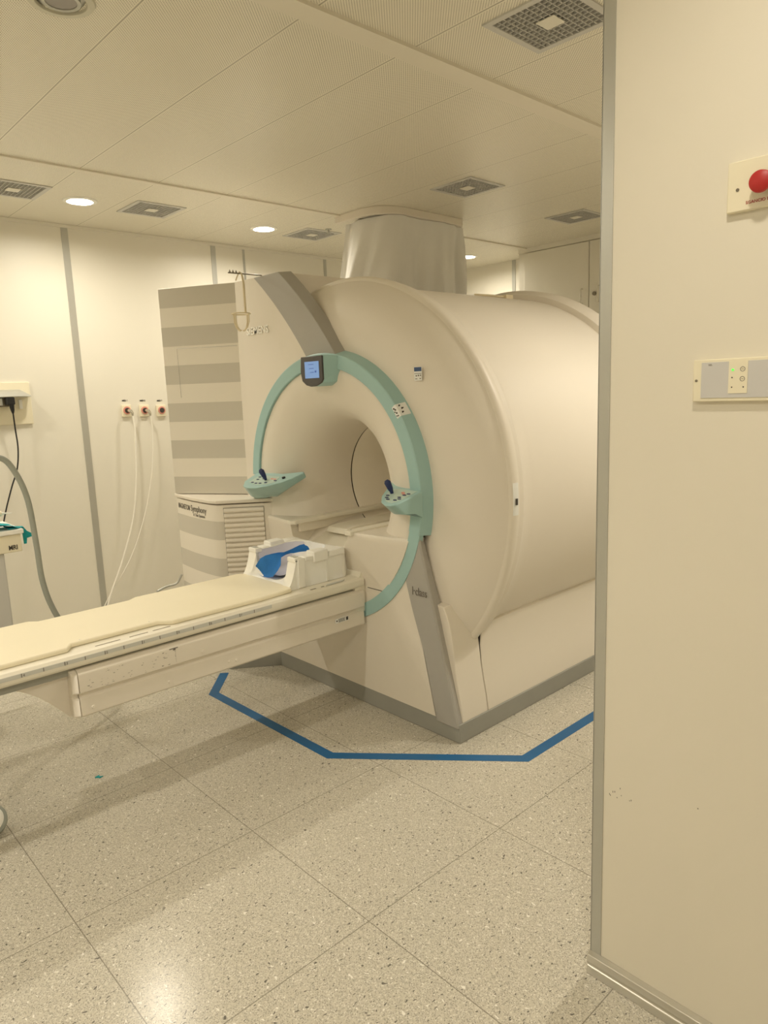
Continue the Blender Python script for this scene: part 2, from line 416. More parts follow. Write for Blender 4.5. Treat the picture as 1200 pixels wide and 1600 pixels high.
LL = {1: 'lit round downlight at left, nearest one over the left wall', 2: 'lit round downlight above the striped scanner cabinet',
      3: 'small lit downlight glimpsed right of the hanging cloth'}
def downlight(x, y, power, lab, on=True):
    t = empty('ceiling_downlight', (x, y, H), lab, 'ceiling light', 'round recessed downlights')
    mb = MB(); prof = [(.067, H-.001), (.069, H-.007), (.088, H-.006), (.092, H-.0005), (.088, H+.001), (.067, H+.001)]
    rows = []
    for k in range(41):
        a = 2*pi*k/40; rows.append([(x+r*cos(a), y+r*sin(a), z) for r, z in prof])
    mb.rows(rows, True)
    mb.build('trim_ring', M['white'] if on else M['ceilring'], t)
    if on:
        MB().disc((x, y, H+.012), (0, 0, 1), .068, .004, 32).build('diffuser', M['lamp'], t)
        ld = bpy.data.lights.new('lamp_light', 'AREA'); ld.shape = 'DISK'; ld.size = .125; ld.energy = power; ld.color = LAMP_COLOR
        ld.spread = R(166)
        lo = bpy.data.objects.new('lamp_light', ld); COL.objects.link(lo); lo.location = (0, 0, .004); lo.parent = t
    else:
        MB().disc((x, y, H+.004), (0, 0, 1), .066, .004, 32).build('reflector', M['alu'], t)
        MB().disc((x, y, H-.004), (0, 0, 1), .042, .008, 32).build('glass', M['lampoff'], t)
        rows = []
        for k in range(41):
            a = 2*pi*k/40; rows.append([(x+r*cos(a), y+r*sin(a), z) for r, z in ((.042, H-.006), (.052, H-.007), (.052, H), (.042, H))])
        MB().rows(rows, True).build('inner_ring', M['alu'], t)
M['ceilring'] = mat('ceiling_ring_paint', (.62, .60, .50), .4)
for i, (x, y, p) in enumerate(LAMPS_ON):
    downlight(x, y, p, LL.get(i, 'unseen round recessed downlight assumed outside the picture'))
downlight(*LAMP_OFF, 0, 'unlit round downlight at the top left edge of the ceiling', False)
sp = MB().disc((3.236, 3.967, H-.004), (0, 0, 1), .022, .004).disc((3.236, 3.967, H-.022), (0, 0, 1), .006, .02).disc((3.236, 3.967, H-.026), (0, 0, 1), .012, .004)
tag(sp.build('sprinkler_head', M['alu']), 'tiny metal sprinkler head on the ceiling beside the vent left of the cloth', 'sprinkler')

# ------------------------------------------------------------------ floor marks
def tape():
    path = [(1.835, 3.335), (1.655, 3.135), (1.672, 2.205), (2.205, 1.60), (2.75, 1.60), (3.45, 1.60)]
    # measured corner points: outer line, width 5 cm
    w2 = .024; mb = MB(); P = [Vector((x, y, 0)) for x, y in path]; L = []; Rr = []
    for i, p in enumerate(P):
        d1 = (P[i]-P[i-1]).normalized() if i else (P[1]-P[0]).normalized(); d2 = (P[i+1]-P[i]).normalized() if i < len(P)-1 else d1
        n1 = Vector((-d1.y, d1.x, 0)); n2 = Vector((-d2.y, d2.x, 0)); n = (n1+n2).normalized(); k = w2/max(.3, n.dot(n1))
        L.append(p+n*k); Rr.append(p-n*k)
    for i in range(len(P)-1):
        mb.prism([L[i], L[i+1], Rr[i+1], Rr[i]], (0, 0, .0012))
    o = mb.build('floor_tape', M['tape'], smooth=False)
    return tag(recenter(o), 'blue adhesive tape line laid in angled segments on the floor around the scanner', 'tape')
tape()
sc = MB().prism([(.905, 2.765, .0002), (.925, 2.772, .0002), (.922, 2.758, .0002), (.934, 2.752, .0002), (.918, 2.748, .0002), (.914, 2.756, .0002)], (0, 0, .003))
tag(recenter(sc.build('cloth_scrap', M['cloth_teal'])), 'tiny teal scrap lying on the floor left of the blue tape', 'scrap')

# ------------------------------------------------------------------ scanner
CY, CZ = 2.69, 1.04
scan = empty('mri_scanner', (2.9, CY, 0), 'large cream magnetic resonance scanner with teal ring, grey bands and striped side cabinet', 'mri scanner')
XF = 2.11
def ringpt(r, a): return (CY-r*cos(a), CZ+r*sin(a))
# barrel, rim and rear flange
prof = [(2.30, .985), (2.345, .985), (2.352, .978), (2.375, .972), (2.40, .960), (2.45, .955), (3.50, .955)]
MB().revolve(prof, CY, CZ, seg=144).build('barrel', M['shell'], scan)
rim = [(2.262, .955), (2.264, .979), (2.272, .989), (2.285, .993), (2.30, .992), (2.318, .986), (2.318, .955)]
MB().revolve(rim, CY, CZ, seg=144, closedprof=True).build('rim_band', M['shell2'], scan)
fl = [(3.50, .95), (3.50, .985), (3.54, 1.008), (3.60, 1.008), (3.63, .98), (3.66, .90), (3.70, .60), (3.70, .32)]
MB().revolve(fl, CY, CZ, seg=144).build('rear_flange', M['shell'], scan)
# domed front cover
pd = [(2.20, .60), (2.165, .62), (2.158, .66), (2.158, .70), (2.163, .76), (2.174, .82), (2.190, .87), (2.212, .91), (2.236, .942), (2.258, .966), (2.266, .974)]
MB().revolve(pd, CY, CZ, seg=144).build('front_dome', M['shell'], scan)
# funnel
pf = [(2.17, .60), (2.120, .585), (2.112, .575), (2.110, .56), (2.110, .545), (2.114, .51), (2.124, .47), (2.142, .43), (2.170, .39), (2.21, .355), (2.27, .328), (2.35, .314), (2.44, .308), (2.52, .305)]
MB().revolve(pf, CY, CZ, seg=144).build('bore_funnel', M['shell2'], scan)
MB().revolve([(2.524, .305), (2.524, .309), (2.5275, .309), (2.5275, .307)], CY, CZ, seg=96).build('bore_seam', M['brass'], scan)
MB().revolve([(2.530, .308), (2.534, .306), (3.5, .306), (3.62, .32), (3.70, .36)], CY, CZ, seg=96).build('bore_liner', M['bore'], scan)

# front panel slab: outer outline right of the ring follows the grey bands
def slab():
    mb = MB()
    N = 40; outer = []; inner = []
    # outline in YZ with a hole (ring radius .60); make radial strips from ring to outline
    poly = [(1.885, .085), (2.09, .858), (2.06, .93)]
    # left part polygon: from ring top to cabinet
    def strip(a0, a1, outf, n=40):
        rows = []
        for k in range(n+1):
            a = a0+(a1-a0)*k/n; y, z = ringpt(.615, a); oy, oz = outf(a, k/n)
            rows.append([(XF, y, z), (XF, oy, oz), (XF+.07, oy, oz)])
        mb.rows(rows)
    def cast(a, poly):
        # intersection of the ray at angle a with polyline
        d = (-cos(a), sin(a)); best = None
        for (y0, z0), (y1, z1) in zip(poly[:-1], poly[1:]):
            ey, ez = y1-y0, z1-z0; det = d[0]*(-ez)-(-ey)*d[1]
            if abs(det) < 1e-9: continue
            by, bz = y0-CY, z0-CZ
            t = (by*(-ez)-(-ey)*bz)/det; u = (d[0]*bz-d[1]*by)/det
            if t > 0 and -1e-6 <= u <= 1+1e-6 and (best is None or t < best): best = t
        return (CY+d[0]*best, CZ+d[1]*best) if best else None
    # top-left part
    topl = [(2.560, 1.640), (2.567, 1.668), (2.986, 2.088), (3.395, 2.094), (3.41, .96), (3.41, .085)]
    a_s = math.atan2(1.668-CZ, CY-2.567)
    strip(a_s, pi+.95, lambda a, t: cast(a, topl) or ringpt(.64, a), 90)
    return mb
# left/top plate
slab_mb = MB()
def cast(a, poly):
    d = (-cos(a), sin(a)); best = None
    for (y0, z0), (y1, z1) in zip(poly[:-1], poly[1:]):
        ey, ez = y1-y0, z1-z0; det = d[0]*(-ez)+ey*d[1]
        if abs(det) < 1e-9: continue
        by, bz = y0-CY, z0-CZ
        t = (by*(-ez)+ey*bz)/det; u = (d[0]*bz-d[1]*by)/det
        if t > 0 and -1e-6 <= u <= 1+1e-6 and (best is None or t < best): best = t
    return (CY+d[0]*best, CZ+d[1]*best) if best else None
def plate(mb, poly, rin, corners_deg, n=100, thick=.07, x=XF):
    """strip between the circle rin and the closed-way polyline poly (right to left over the top, Y/Z)"""
    ang = [math.atan2(p[1]-CZ, CY-p[0]) % (2*pi) for p in poly]
    a0, a1 = ang[0], ang[-1]
    if a1 < a0: a1 += 2*pi
    aa = sorted(set([a0+(a1-a0)*k/n for k in range(n+1)] + [a if a >= a0-1e-9 else a+2*pi for a in ang]))
    rows = []
    for a in aa:
        o = cast(a, poly)
        if o is None: continue
        y, z = ringpt(rin, a)
        rows.append([(x+thick, y, z), (x, y, z), (x, o[0], o[1]), (x+thick, o[0], o[1])])
    mb.rows(rows, False)
# the whole front plate: gray upper band split as its own part
arc = lambda r, d0, d1, n: [ringpt(r, R(d0+(d1-d0)*k/n)) for k in range(n+1)]
# upper-left beige plate
left_poly = [(2.800, 1.640), (3.209, 2.092), (3.395, 2.094), (3.405, 1.5), (3.41, .96), (3.41, .085), (3.2, .085)]
mb = MB(); plate(mb, [(2.62, 1.62), (3.06, 2.086), (3.209, 2.092)] + left_poly[2:], .60, None, 140); mb.build('front_plate', M['shell2'], scan)
# lower front plate below the ring, closes to the floor skirt
low = MB()
nrow = 40; rows = []
yb0, yb1 = 2.005, 3.41
rows = []
for k in range(nrow+1):
    t = k/nrow; a = R(-28-(152-28)*t)   # along the ring from right to left underneath
    y, z = ringpt(.60, a); yb = yb0+(yb1-yb0)*t
    rows.append([(XF, y, z), (XF, yb, .085), (XF+.07, yb, .085)])
low.rows(rows)
low.build('lower_front_plate', M['shell2'], scan)
# upper grey band (front and thick right side)
def band_curve(p0, p1, bow, n=14):
    out = []
    for k in range(n+1):
        t = k/n; y = p0[0]+(p1[0]-p0[0])*t; z = p0[1]+(p1[1]-p0[1])*t
        dy, dz = p1[0]-p0[0], p1[1]-p0[1]; l = sqrt(dy*dy+dz*dz)
        b = bow*4*t*(1-t); out.append((y-dz/l*b, z+dy/l*b))
    return out
ub_in = band_curve((3.209, 2.092), (2.775, 1.640), -.022)
ub_out = band_curve((2.986, 2.090), (2.56, 1.650), -.022)
mb = MB(); rows = []
for (y0, z0), (y1, z1) in zip(ub_in, ub_out):
    rows.append([(XF+.07, y0, z0), (XF-.004, y0, z0), (XF-.004, y1, z1), (XF+.06, y1-.02, z1+.006), (XF+.09, y1+.02, z1-.004)])
mb.rows(rows, True, True); mb.build('upper_grey_band', M['grey'], scan, bevel=.003)
# lower grey band at the front right corner
rows = []; n = 16
for k in range(n+1):
    t = k/n; z = .872+(.070-.872)*t
    yi = 2.150 + (2.003-2.150)*(t**1.05) + .035*sin(pi*t)
    yc = 2.075+(1.872-2.075)*t
    yo = yc+.004+.02*(1-t); xo = XF+.035+.055*t
    if z > .675: yi = CY-sqrt(max(.0, .640**2-(z-CZ)**2))
    else:
        for (za, ya_), (zb_, yb_) in zip(((.675, 2.163), (.55, 2.128), (.361, 2.062), (.0, 1.98)), ((.55, 2.128), (.361, 2.062), (.0, 1.98), (-1, 1.9))):
            if zb_ <= z <= za: yi = ya_+(yb_-ya_)*(za-z)/(za-zb_); break
    rows.append([(XF+.03, yi, z), (XF-.004, yi, z), (XF-.004, yc+.006, z), (XF+.004, yc, z), (xo, yo-.012*(1-t)+.0, z), (xo+.01, yo+.05, z)])
MB().rows(rows, True, True).build('lower_grey_band', M['grey'], scan, bevel=.002)
# filler behind the bands and under the dome: base body with tumblehome side
def side(x0, x1, prof, name, mt):
    return MB().rows([[(x, y, z) for y, z in prof] for x in (x0, x1)], True, True).build(name, mt, scan, bevel=.003)
side(XF+.03, 2.3075, [(1.874, .085), (1.882, .15), (1.896, .22), (1.910, .30), (1.918, .38), (1.926, .44), (1.938, .50), (1.97, .58), (2.12, .60), (2.3, .3), (2.3, .085)], 'front_corner_cover', M['shell2'])
prof = [(1.874, .085), (1.882, .15), (1.896, .22), (1.908, .30), (1.912, .38), (1.908, .44), (1.902, .478), (1.925, .486), (2.05, .486), (2.3, .3), (2.3, .085)]
side(2.312, 3.60, prof, 'side_panel', M['shell2'])
side(2.3075, 2.312, [(y+.006, min(z, .44)) for y, z in prof], 'panel_gap', M['dark'])
# floor skirt
MB().box(XF+.004, 3.60, 1.870, 3.41, 0, .086).build('floor_skirt', M['skirt'], scan, bevel=.004)
# teal ring: proud arch and flush lower arc
ra0, ra1 = R(-14), R(177)
ring = [(XF-.008, .578), (XF-.010, .581), (XF-.010, .636), (XF-.007, .641), (XF+.055, .660), (XF+.07, .650), (XF+.07, .60), (XF+.02, .578)]
MB().revolve(ring, CY, CZ, ra0, ra1, 110, True).build('teal_ring', M['teal'], scan, angle=24)
MB().revolve([(XF+.02, .580), (XF-.006, .580), (XF-.006, .641), (XF+.02, .641)], CY, CZ, R(-115), R(-14.0), 70, True).build('flush_teal_arc', M['teal'], scan)

# cabinet behind the front plate (upper left), with striped angled side
A0 = (2.118, 3.392); A1 = (1.872, 3.806)
MB().prism([(XF+.05, 3.39, .09), (XF+.05, 2.985, 1.5), (XF+.05, 2.985, 2.092), (XF+.05, 3.39, 2.094)], (.48, 0, 0)).build('cabinet_body', M['shell2'], scan, bevel=.004)
mb = MB().prism([(A0[0], A0[1], .955), (A1[0], A1[1], .955), (2.1, 3.84, .955), (2.6, 3.84, .955), (2.6, 3.40, .955)], (0, 0, 2.095-.955))
sp_ = mb.build('striped_cover', M['stripes'], scan, bevel=.002)
d = Vector((A1[0]-A0[0], A1[1]-A0[1], 0)).normalized(); nrm = Vector((d.y, -d.x, 0)); nrm = nrm if nrm.x < 0 else -nrm
def onst(s_, z, o=.001): p = Vector((A0[0], A0[1], 0))+d*s_+nrm*o; return Vector((p.x, p.y, z))
g = MB()
g.tube([onst(.02, 1.767, 0), onst(.392, 1.769, 0), onst(.39, 1.50, 0)], .0011, 4)
g.build('hatch_outline', M['grey'], sp_)
g = MB().prism([(A0[0]-.003, A0[1]-.006, .96), (A0[0]+.006, A0[1]-.008, .96), (A0[0]+.006, A0[1]+.003, .96), (A0[0]-.004, A0[1]+.002, .96)], (0, 0, 2.094-.96))
g.build('cover_gap', M['dark'], scan)

# lower cover with curved front and louvre
plan = [(2.113, 3.188), (1.904, 3.345), (1.884, 3.364), (1.872, 3.41), (1.868, 3.50), (1.870, 3.62), (1.882, 3.75), (1.893, 3.84), (2.2, 3.86), (2.5, 3.86), (2.5, 3.30), (2.14, 3.188)]
lc = MB().prism([(x, y, .09) for x, y in plan], (0, 0, .925-.09)).build('lower_cover', M['stripes_low'], scan, bevel=.003)
plan2 = [(2.115, 3.178), (1.898, 3.340), (1.876, 3.358), (1.864, 3.41), (1.860, 3.50), (1.862, 3.62), (1.874, 3.75), (1.886, 3.85), (2.2, 3.87), (2.5, 3.87), (2.5, 3.30), (2.14, 3.178)]
MB().prism([(x, y, .932) for x, y in plan2], (0, 0, .020)).build('cover_lid', M['shell2'], scan, bevel=.004)
MB().prism([(x, y, 0) for x, y in plan], (0, 0, .088)).build('cover_skirt', M['skirt'], scan, bevel=.003)
e0 = Vector((2.113, 3.188, 0)); e1 = Vector((1.904, 3.345, 0)); ed = (e1-e0).normalized(); en = Vector((-.45, -.9, 0)).normalized()
en = (Vector((ed.y, -ed.x, 0))); en = en if en.y < 0 else -en
def lq(s_, z, o): p = e0+ed*s_+en*o; return Vector((p.x, p.y, z))
LW = (e1-e0).length
lv = empty('tmp', (0, 0, 0)); bpy.data.objects.remove(lv)
s0, s1, zt, zb = .042, LW-.008, .908, .50
fr = MB()
for a, b_, z0, z1 in ((s0-.002, s0, zb, zt), (s1, s1+.002, zb, zt), (s0-.002, s1+.002, zt, zt+.002), (s0-.002, s1+.002, zb-.002, zb)):
    fr.prism([lq(a, z0, .0005), lq(b_, z0, .0005), lq(b_, z1, .0005), lq(a, z1, .0005)], en*.002)
lou = MB()
nl = 15
for k in range(nl):
    za = zb+(zt-zb)*k/nl; zc = zb+(zt-zb)*(k+1)/nl
    pr = [(za, .0005), (za+.004, .010), (za+.012, .013), (zc-.004, .009), (zc-.001, .0005)]
    lou.rows([[lq(s0, z, o) for z, o in pr], [lq(s1, z, o) for z, o in pr]], True, True)
lo = lou.build('louvre_grille', M['shell2'], scan, bevel=.001)
MB().prism([lq(-.0, .09, .0002), lq(s1+.003, .09, .0002), lq(s1+.003, .925, .0002), lq(-.0, .925, .0002)], en*.0006).build('louvre_door', M['shell2'], scan)
fr.build('louvre_frame', M['inkgrey'], lo)
# lettering on the cover
def cover_text(s, size, y_start, z, tilt, bold=0.0, mt='inkgrey', sq=1.0):
    return text(s, size, (1.866, y_start, z), (0, -1, tilt), (0, 0, 1), M[mt], lc, bold=bold, squeeze=sq)
def planx(y):
    P_ = plan
    for (xa, ya), (xb, yb) in zip(P_[1:-1], P_[2:]):
        if ya <= y <= yb: return xa+(xb-xa)*(y-ya)/(yb-ya)
    return 1.893
def wrap(o):
    for v in o.data.vertices:
        off = v.co.x-1.868; v.co.x = planx(v.co.y)-.0012+off
    return o
wrap(text('MAGNETOM', .042, (1.868, 3.815, .872), (0, -1, 0), (0, 0, 1), M['inkgrey'], lc, bold=.0004, squeeze=.72))
wrap(text('Symphony', .048, (1.868, 3.630, .872), (0, -1, 0), (0, 0, 1), M['inkgrey'], lc, bold=.0004, squeeze=.88))
wrap(text('A Tim System', .022, (1.868, 3.605, .846), (0, -1, 0), (0, 0, 1), M['inkgrey'], lc, squeeze=1.05))
text('SIEMENS', .052, (XF-.003, 3.306, 1.813), (0, -1, 0), (0, 0, 1), M['letter'], scan, extrude=.0012, bold=.0010, squeeze=1.05)
text('I·class', .052, (XF-.0062, 2.124, .618), (0, -1, 0.0), (0, 0, 1), M['inkgrey'], scan, squeeze=.74)

# table housings inside the ring: bulging fronts either side of the slot
def hw(z): return sqrt(max(.0001, .587**2-(z-CZ)**2))
def housing(sgn, name):
    zs = [.47, .52, .56, .595, .62, .66, .70, .74, .78, .82, .845, .856, .860]; rows = []
    nu = 14
    def xf(yd): return XF-.085*(1-(yd/.587)**2)
    for z in zs:
        s0_ = .245 + (.03*(1-(z-.47)/.39)) if sgn > 0 else (.145 if z < .75 else .145+.085*(z-.75)/.11); h = hw(z)
        r = []
        for k in range(nu+1):
            u = s0_+(h-s0_)*k/nu; rr = 0 if z < .85 else (.004 if z < .858 else .008)
            bul = max(0, min(1, (z-.595)/.265))
            r.append((XF-.001-.072*bul*(1-(u/.587)**2)+rr, CY+sgn*u, z))
        rows.append([(2.40, CY+sgn*s0_, z)]+r+[(2.40, CY+sgn*max(h, s0_+.01), z)])
    return MB().rows(rows, True, True).build(name, M['shell2'], scan, bevel=.002)
hr = housing(-1, 'right_table_housing'); hl = housing(1, 'left_table_housing')
# seam across right housing
def xf(yd): return XF-.085*(1-(yd/.587)**2)
pts = [(XF-.002, CY-u, .594) for u in [.27+.115*k/10 for k in range(11)]]
MB().tube(pts, .0015, 4).build('housing_seam', M['dark'], hr)
MB().tube([(2.057, 2.483, .842), (2.066, 2.476, .868), (2.09, 2.470, .8635), (2.32, 2.470, .8635)], .002, 6).build('rail_gap', M['brass'], hr)
# cradle in the slot and bed inside the bore
MB().rows([[(x, y, z) for x, z in ((2.05, .47), (2.05, .60), (2.09, .665), (2.16, .73), (2.26, .785), (2.40, .81), (3.45, .81), (3.45, .76), (2.5, .76), (2.3, .5))] for y in (CY-.246, CY+.246)], True, True).build('bore_bed', M['tabletop'], scan, angle=50)
MB().rows([[(x, y, z) for x, z in ((2.22, .79), (2.24, .815), (2.30, .822), (3.4, .822), (3.4, .79))] for y in (CY+.02, CY+.17)], True, True).build('bed_pad_rail', M['tabletop'], scan, bevel=.003)
for sgn in (-1, 1):
    MB().prism([(2.035, CY+sgn*.25, .848), (2.03, CY+sgn*.215, .848), (2.05, CY+sgn*.20, .848), (3.4, CY+sgn*.20, .848), (3.4, CY+sgn*.25, .848), (2.3, CY+sgn*.26, .848)], (0, 0, .020)).build('bed_rail', M['tabletop'], scan, bevel=.003)
    MB().prism([(2.10, CY+sgn*.245, .80), (2.10, CY+sgn*.225, .80), (3.4, CY+sgn*.225, .80), (3.4, CY+sgn*.245, .80)], (0, 0, .062)).build('rail_support', M['bore'], scan, bevel=.002)

# display pod at the ring top
pod = MB()
pz = [(2.758, 1.667), (2.765, 1.60), (2.755, 1.555), (2.725, 1.535), (2.69, 1.528), (2.65, 1.530), (2.61, 1.545), (2.598, 1.56), (2.598, 1.667)]
back = [(2.752, 1.672), (2.75, 1.61), (2.745, 1.57), (2.71, 1.545), (2.67, 1.530), (2.62, 1.530), (2.575, 1.548), (2.548, 1.60), (2.53, 1.664)]
po = MB().rows([[(2.052, y, z) for y, z in pz], [(XF+.01, y, z) for y, z in back]], True, True).build('display_pod', M['teal'], scan, bevel=.004)
MB().prism([(2.044, y, z) for y, z in pz], (.010, 0, 0)).build('bezel', M['bezel'], po, bevel=.003)
MB().box(2.0425, 2.045, 2.622, 2.728, 1.567, 1.643).build('screen', M['screen'], po)
g = MB().box(2.042, 2.0427, 2.640, 2.652, 1.592, 1.601)
for k in range(3): g.box(2.042, 2.0427, 2.660, 2.70-.006*k, 1.628-.018*k, 1.631-.018*k)
g.build('screen_marks', M['screen_ink'], po)

# control consoles
def console(name, top, hull, kind):
    c = MB(); T = [c.v(p) for p in top]; B = [c.v(p) for p in hull]
    c.f(T); c.f(B[::-1]); n = len(top)
    for i in range(n): c.f([T[i], T[(i+1) % n], B[(i+1) % n], B[i]])
    return c.build(name, M['teal'], scan, bevel=.006, seg=3)
def ztop(x): return 1.08+.25*(x-2.1)
def PT(x, y, dz=0): return Vector((x, y, ztop(x)+dz))
topL = [PT(2.115, 3.30), PT(2.125, 3.21), PT(2.13, 3.08), PT(2.18, 2.97), PT(2.165, 2.945), PT(2.09, 2.94), PT(2.025, 2.952), PT(1.962, 3.0), PT(1.930, 3.045), PT(1.920, 3.11), PT(1.935, 3.17), PT(1.99, 3.24)]
hullL = [(2.125, 3.345, .975), (2.13, 3.28, .95), (2.13, 3.15, .965), (2.185, 2.965, 1.085), (2.175, 2.94, 1.07), (2.12, 2.955, 1.045), (2.085, 3.02, 1.005), (2.06, 3.09, .975), (2.03, 3.13, .965), (2.01, 3.18, .962), (2.03, 3.25, .965), (2.09, 3.32, .968)]
cL = console('left_console', topL, hullL, 0)
topR = [PT(2.165, 2.285, .006), PT(2.09, 2.244), PT(2.011, 2.195), PT(1.955, 2.140), PT(1.932, 2.095), PT(1.932, 2.062), PT(1.950, 2.045), PT(2.022, 2.040), PT(2.098, 2.036), PT(2.112, 2.09), PT(2.118, 2.15), PT(2.14, 2.214)]
hullR = [(2.155, 2.30, 1.00), (2.12, 2.27, .99), (2.07, 2.21, .985), (2.03, 2.15, .985), (2.00, 2.10, .99), (1.99, 2.065, .995), (2.01, 2.047, .99), (2.06, 2.042, .985), (2.10, 2.038, .965), (2.115, 2.09, .965), (2.12, 2.15, .97), (2.14, 2.24, .98)]
cR = console('right_console', topR, hullR, 1)
upn = Vector((-.25, 0, 1)).normalized()
def key(x, y, r, h, mt, par, name='button', flat=True):
    c = PT(x, y); b = MB(); a1 = Vector((1, 0, .25)).normalized(); a2 = Vector((0, 1, 0))
    seg = 14; q = [c+a1*r*.62*cos(2*pi*k/seg)+a2*r*1.25*sin(2*pi*k/seg) for k in range(seg)]
    b.prism(q, upn*h); return b.build(name, M[mt], par)
def joystick(x, y, par, lean):
    c = PT(x, y)
    return MB().tube([c, c+upn*.010, c+upn*.022+Vector(lean)*.2, c+upn*.050+Vector(lean)*.7, c+upn*.060+Vector(lean)], [.007, .008, .012, .015, .008], 10).build('joystick', M['navy'], par)
MB().prism([PT(2.08, 3.225, .0), PT(2.085, 3.05), PT(2.02, 3.0), PT(1.985, 3.02), PT(1.965, 3.10), PT(1.985, 3.19)], upn*.0012).build('keypad', M['tealpad'], cL)
for x, y, m_ in ((2.055, 3.19, 'navy'), (2.025, 3.165, 'navy'), (1.985, 3.155, 'navy'), (1.98, 3.115, 'navy'), (2.04, 3.13, 'navy'), (2.05, 3.07, 'pink'), (2.05, 3.045, 'pink'), (2.035, 3.02, 'navy'), (2.0, 3.055, 'navy'), (1.985, 3.085, 'navy')):
    key(x, y, .009, .003, m_, cL)
for x, y in ((2.085, 3.205), (2.075, 3.0)): MB().disc(PT(x, y), upn, .009, .008, 12).build('knob', M['black'], cL)
joystick(2.03, 3.098, cL, (-.006, .016, 0))
MB().prism([PT(2.09, 2.06), PT(2.095, 2.16), PT(2.085, 2.215), PT(2.02, 2.18), PT(1.965, 2.12), PT(1.955, 2.075), PT(2.0, 2.058)], upn*.0012).build('keypad', M['tealpad'], cR)
for x, y, m_ in ((2.0, 2.15, 'navy'), (1.985, 2.128, 'navy'), (2.02, 2.165, 'navy'), (2.0, 2.075, 'navy'), (1.985, 2.085, 'navy'), (2.015, 2.09, 'navy'), (2.055, 2.075, 'navy'), (2.05, 2.10, 'pink'), (2.062, 2.115, 'pink'), (2.04, 2.085, 'navy')):
    key(x, y, .0085, .003, m_, cR)
joystick(2.045, 2.165, cR, (-.004, .014, 0))

# stickers on the scanner
def sticker_dome(y, z, w_, h_, mt, par, name='sticker', off=.003):
    r = sqrt((y-CY)**2+(z-CZ)**2); import bisect
    xs = [p[0] for p in pd]; rs = [p[1] for p in pd]
    i = max(1, min(len(rs)-1, bisect.bisect(rs, r))); t = (r-rs[i-1])/(rs[i]-rs[i-1]); x = xs[i-1]+t*(xs[i]-xs[i-1])
    return MB().prism([(x-off, y-w_/2, z-h_/2), (x-off, y+w_/2, z-h_/2), (x-off, y+w_/2, z+h_/2), (x-off, y-w_/2, z+h_/2)], (.002, 0, 0)).build(name, M[mt], par)
st = sticker_dome(2.10, 1.562, .044, .056, 'sticker', scan, off=.012)
b_ = bpy.data.objects
def small_marks(x, rects, mt, par, name='print'):
    g = MB()
    for y0, y1, z0, z1 in rects: g.box(x-.0006, x, y0, y1, z0, z1)
    return g.build(name, M[mt], par)
xs_ = min(v.co.x for v in st.data.vertices)
small_marks(xs_, [(2.079, 2.121, 1.572, 1.589)], 'blue_st', st)
small_marks(xs_, [(2.082, 2.088, 1.552, 1.558), (2.093, 2.101, 1.552, 1.558), (2.106, 2.113, 1.551, 1.557), (2.083, 2.091, 1.540, 1.544), (2.104, 2.116, 1.540, 1.543), (2.080, 2.120, 1.562, 1.564)], 'inkgrey', st)
def ring_sticker():
    a = math.atan2(1.40-CZ, CY-2.19)
    rows = []
    for k in range(7):
        aa = a+R(-2.6)+R(5.2)*k/6
        rows.append([(XF-.0112, *ringpt(.618, aa)), (XF-.0112, *ringpt(.6365, aa)), (XF-.0078, *ringpt(.6418, aa)), (XF+.040, *ringpt(.6565, aa)), (XF+.040, *ringpt(.650, aa)), (XF-.002, *ringpt(.630, aa))])
    s_ = MB().rows(rows, True, True).build('ring_sticker', M['sticker'], scan)
    g = MB()
    for da, r, q in ((-1.6, .624, .003), (-.6, .630, .004), (.2, .623, .003), (.8, .631, .004), (1.6, .626, .004), (-1.9, .632, .003)):
        y, z = ringpt(r, a+R(da)); g.box(XF-.0125, XF-.0112, y-q, y+q, z-q*.8, z+q*.8)
    for da, dx, q in ((-1.2, .008, .005), (.4, .014, .006), (1.7, .006, .004)):
        y, z = ringpt(.6418+.0148*(dx+.0078)/.0478+.0006, a+R(da)); g.box(XF+dx-q, XF+dx+q, y-.0012, y+.0012, z-.004, z+.004)
    g.build('print', M['ink'], s_)
ring_sticker()
def rim_label():
    rows = []
    for k in range(7):
        a = R(-3.2)+R(7.6)*k/6
        rows.append([(2.271, *ringpt(.9900, a)), (2.286, *ringpt(.9945, a)), (2.300, *ringpt(.9935, a)), (2.30, *ringpt(.988, a)), (2.271, *ringpt(.985, a))])
    s_ = MB().rows(rows, True, True).build('rim_label', M['sticker'], scan)
    g = MB(); y, z = ringpt(.9955, R(.2)); g.box(2.279, 2.290, y-.002, y+.002, z-.016, z+.010); g.build('print', M['ink'], s_)
rim_label()

# ------------------------------------------------------------------ hook rod and bottle basket
hr_ = MB().tube([(2.13, 3.15, 2.06), (2.13, 3.15, 2.088), (2.115, 3.15, 2.097), (1.925, 3.15, 2.095)], .0032, 8)
for k in range(3): hr_.tube([(1.93+.018*k, 3.15, 2.095), (1.934+.018*k, 3.15, 2.108), (1.940+.018*k, 3.15, 2.095)], .003, 6)
hr_.build('hook_rod', M['brass'], scan)
bk = empty('infusion_bottle_holder', (1.995, 3.17, 1.83), 'cream wire holder for an infusion bottle, hanging from the rod on the scanner cabinet', 'bottle holder')
c0 = Vector((1.993, 3.145, 0))
MB().tube([(1.993, 3.187, 2.078), (1.985, 3.180, 2.068), (1.985, 3.165, 2.085), (1.990, 3.150, 2.104), (1.995, 3.142, 2.095), (1.995, 3.135, 2.075), (1.996, 3.130, 2.05), (1.996, 3.129, 1.905)], [.003, .0035, .0035, .0035, .004, .005, .006, .006], 8).build('stem', M['hook'], bk)
ring_c = Vector((1.996, 3.172, 1.905)); rr = .046
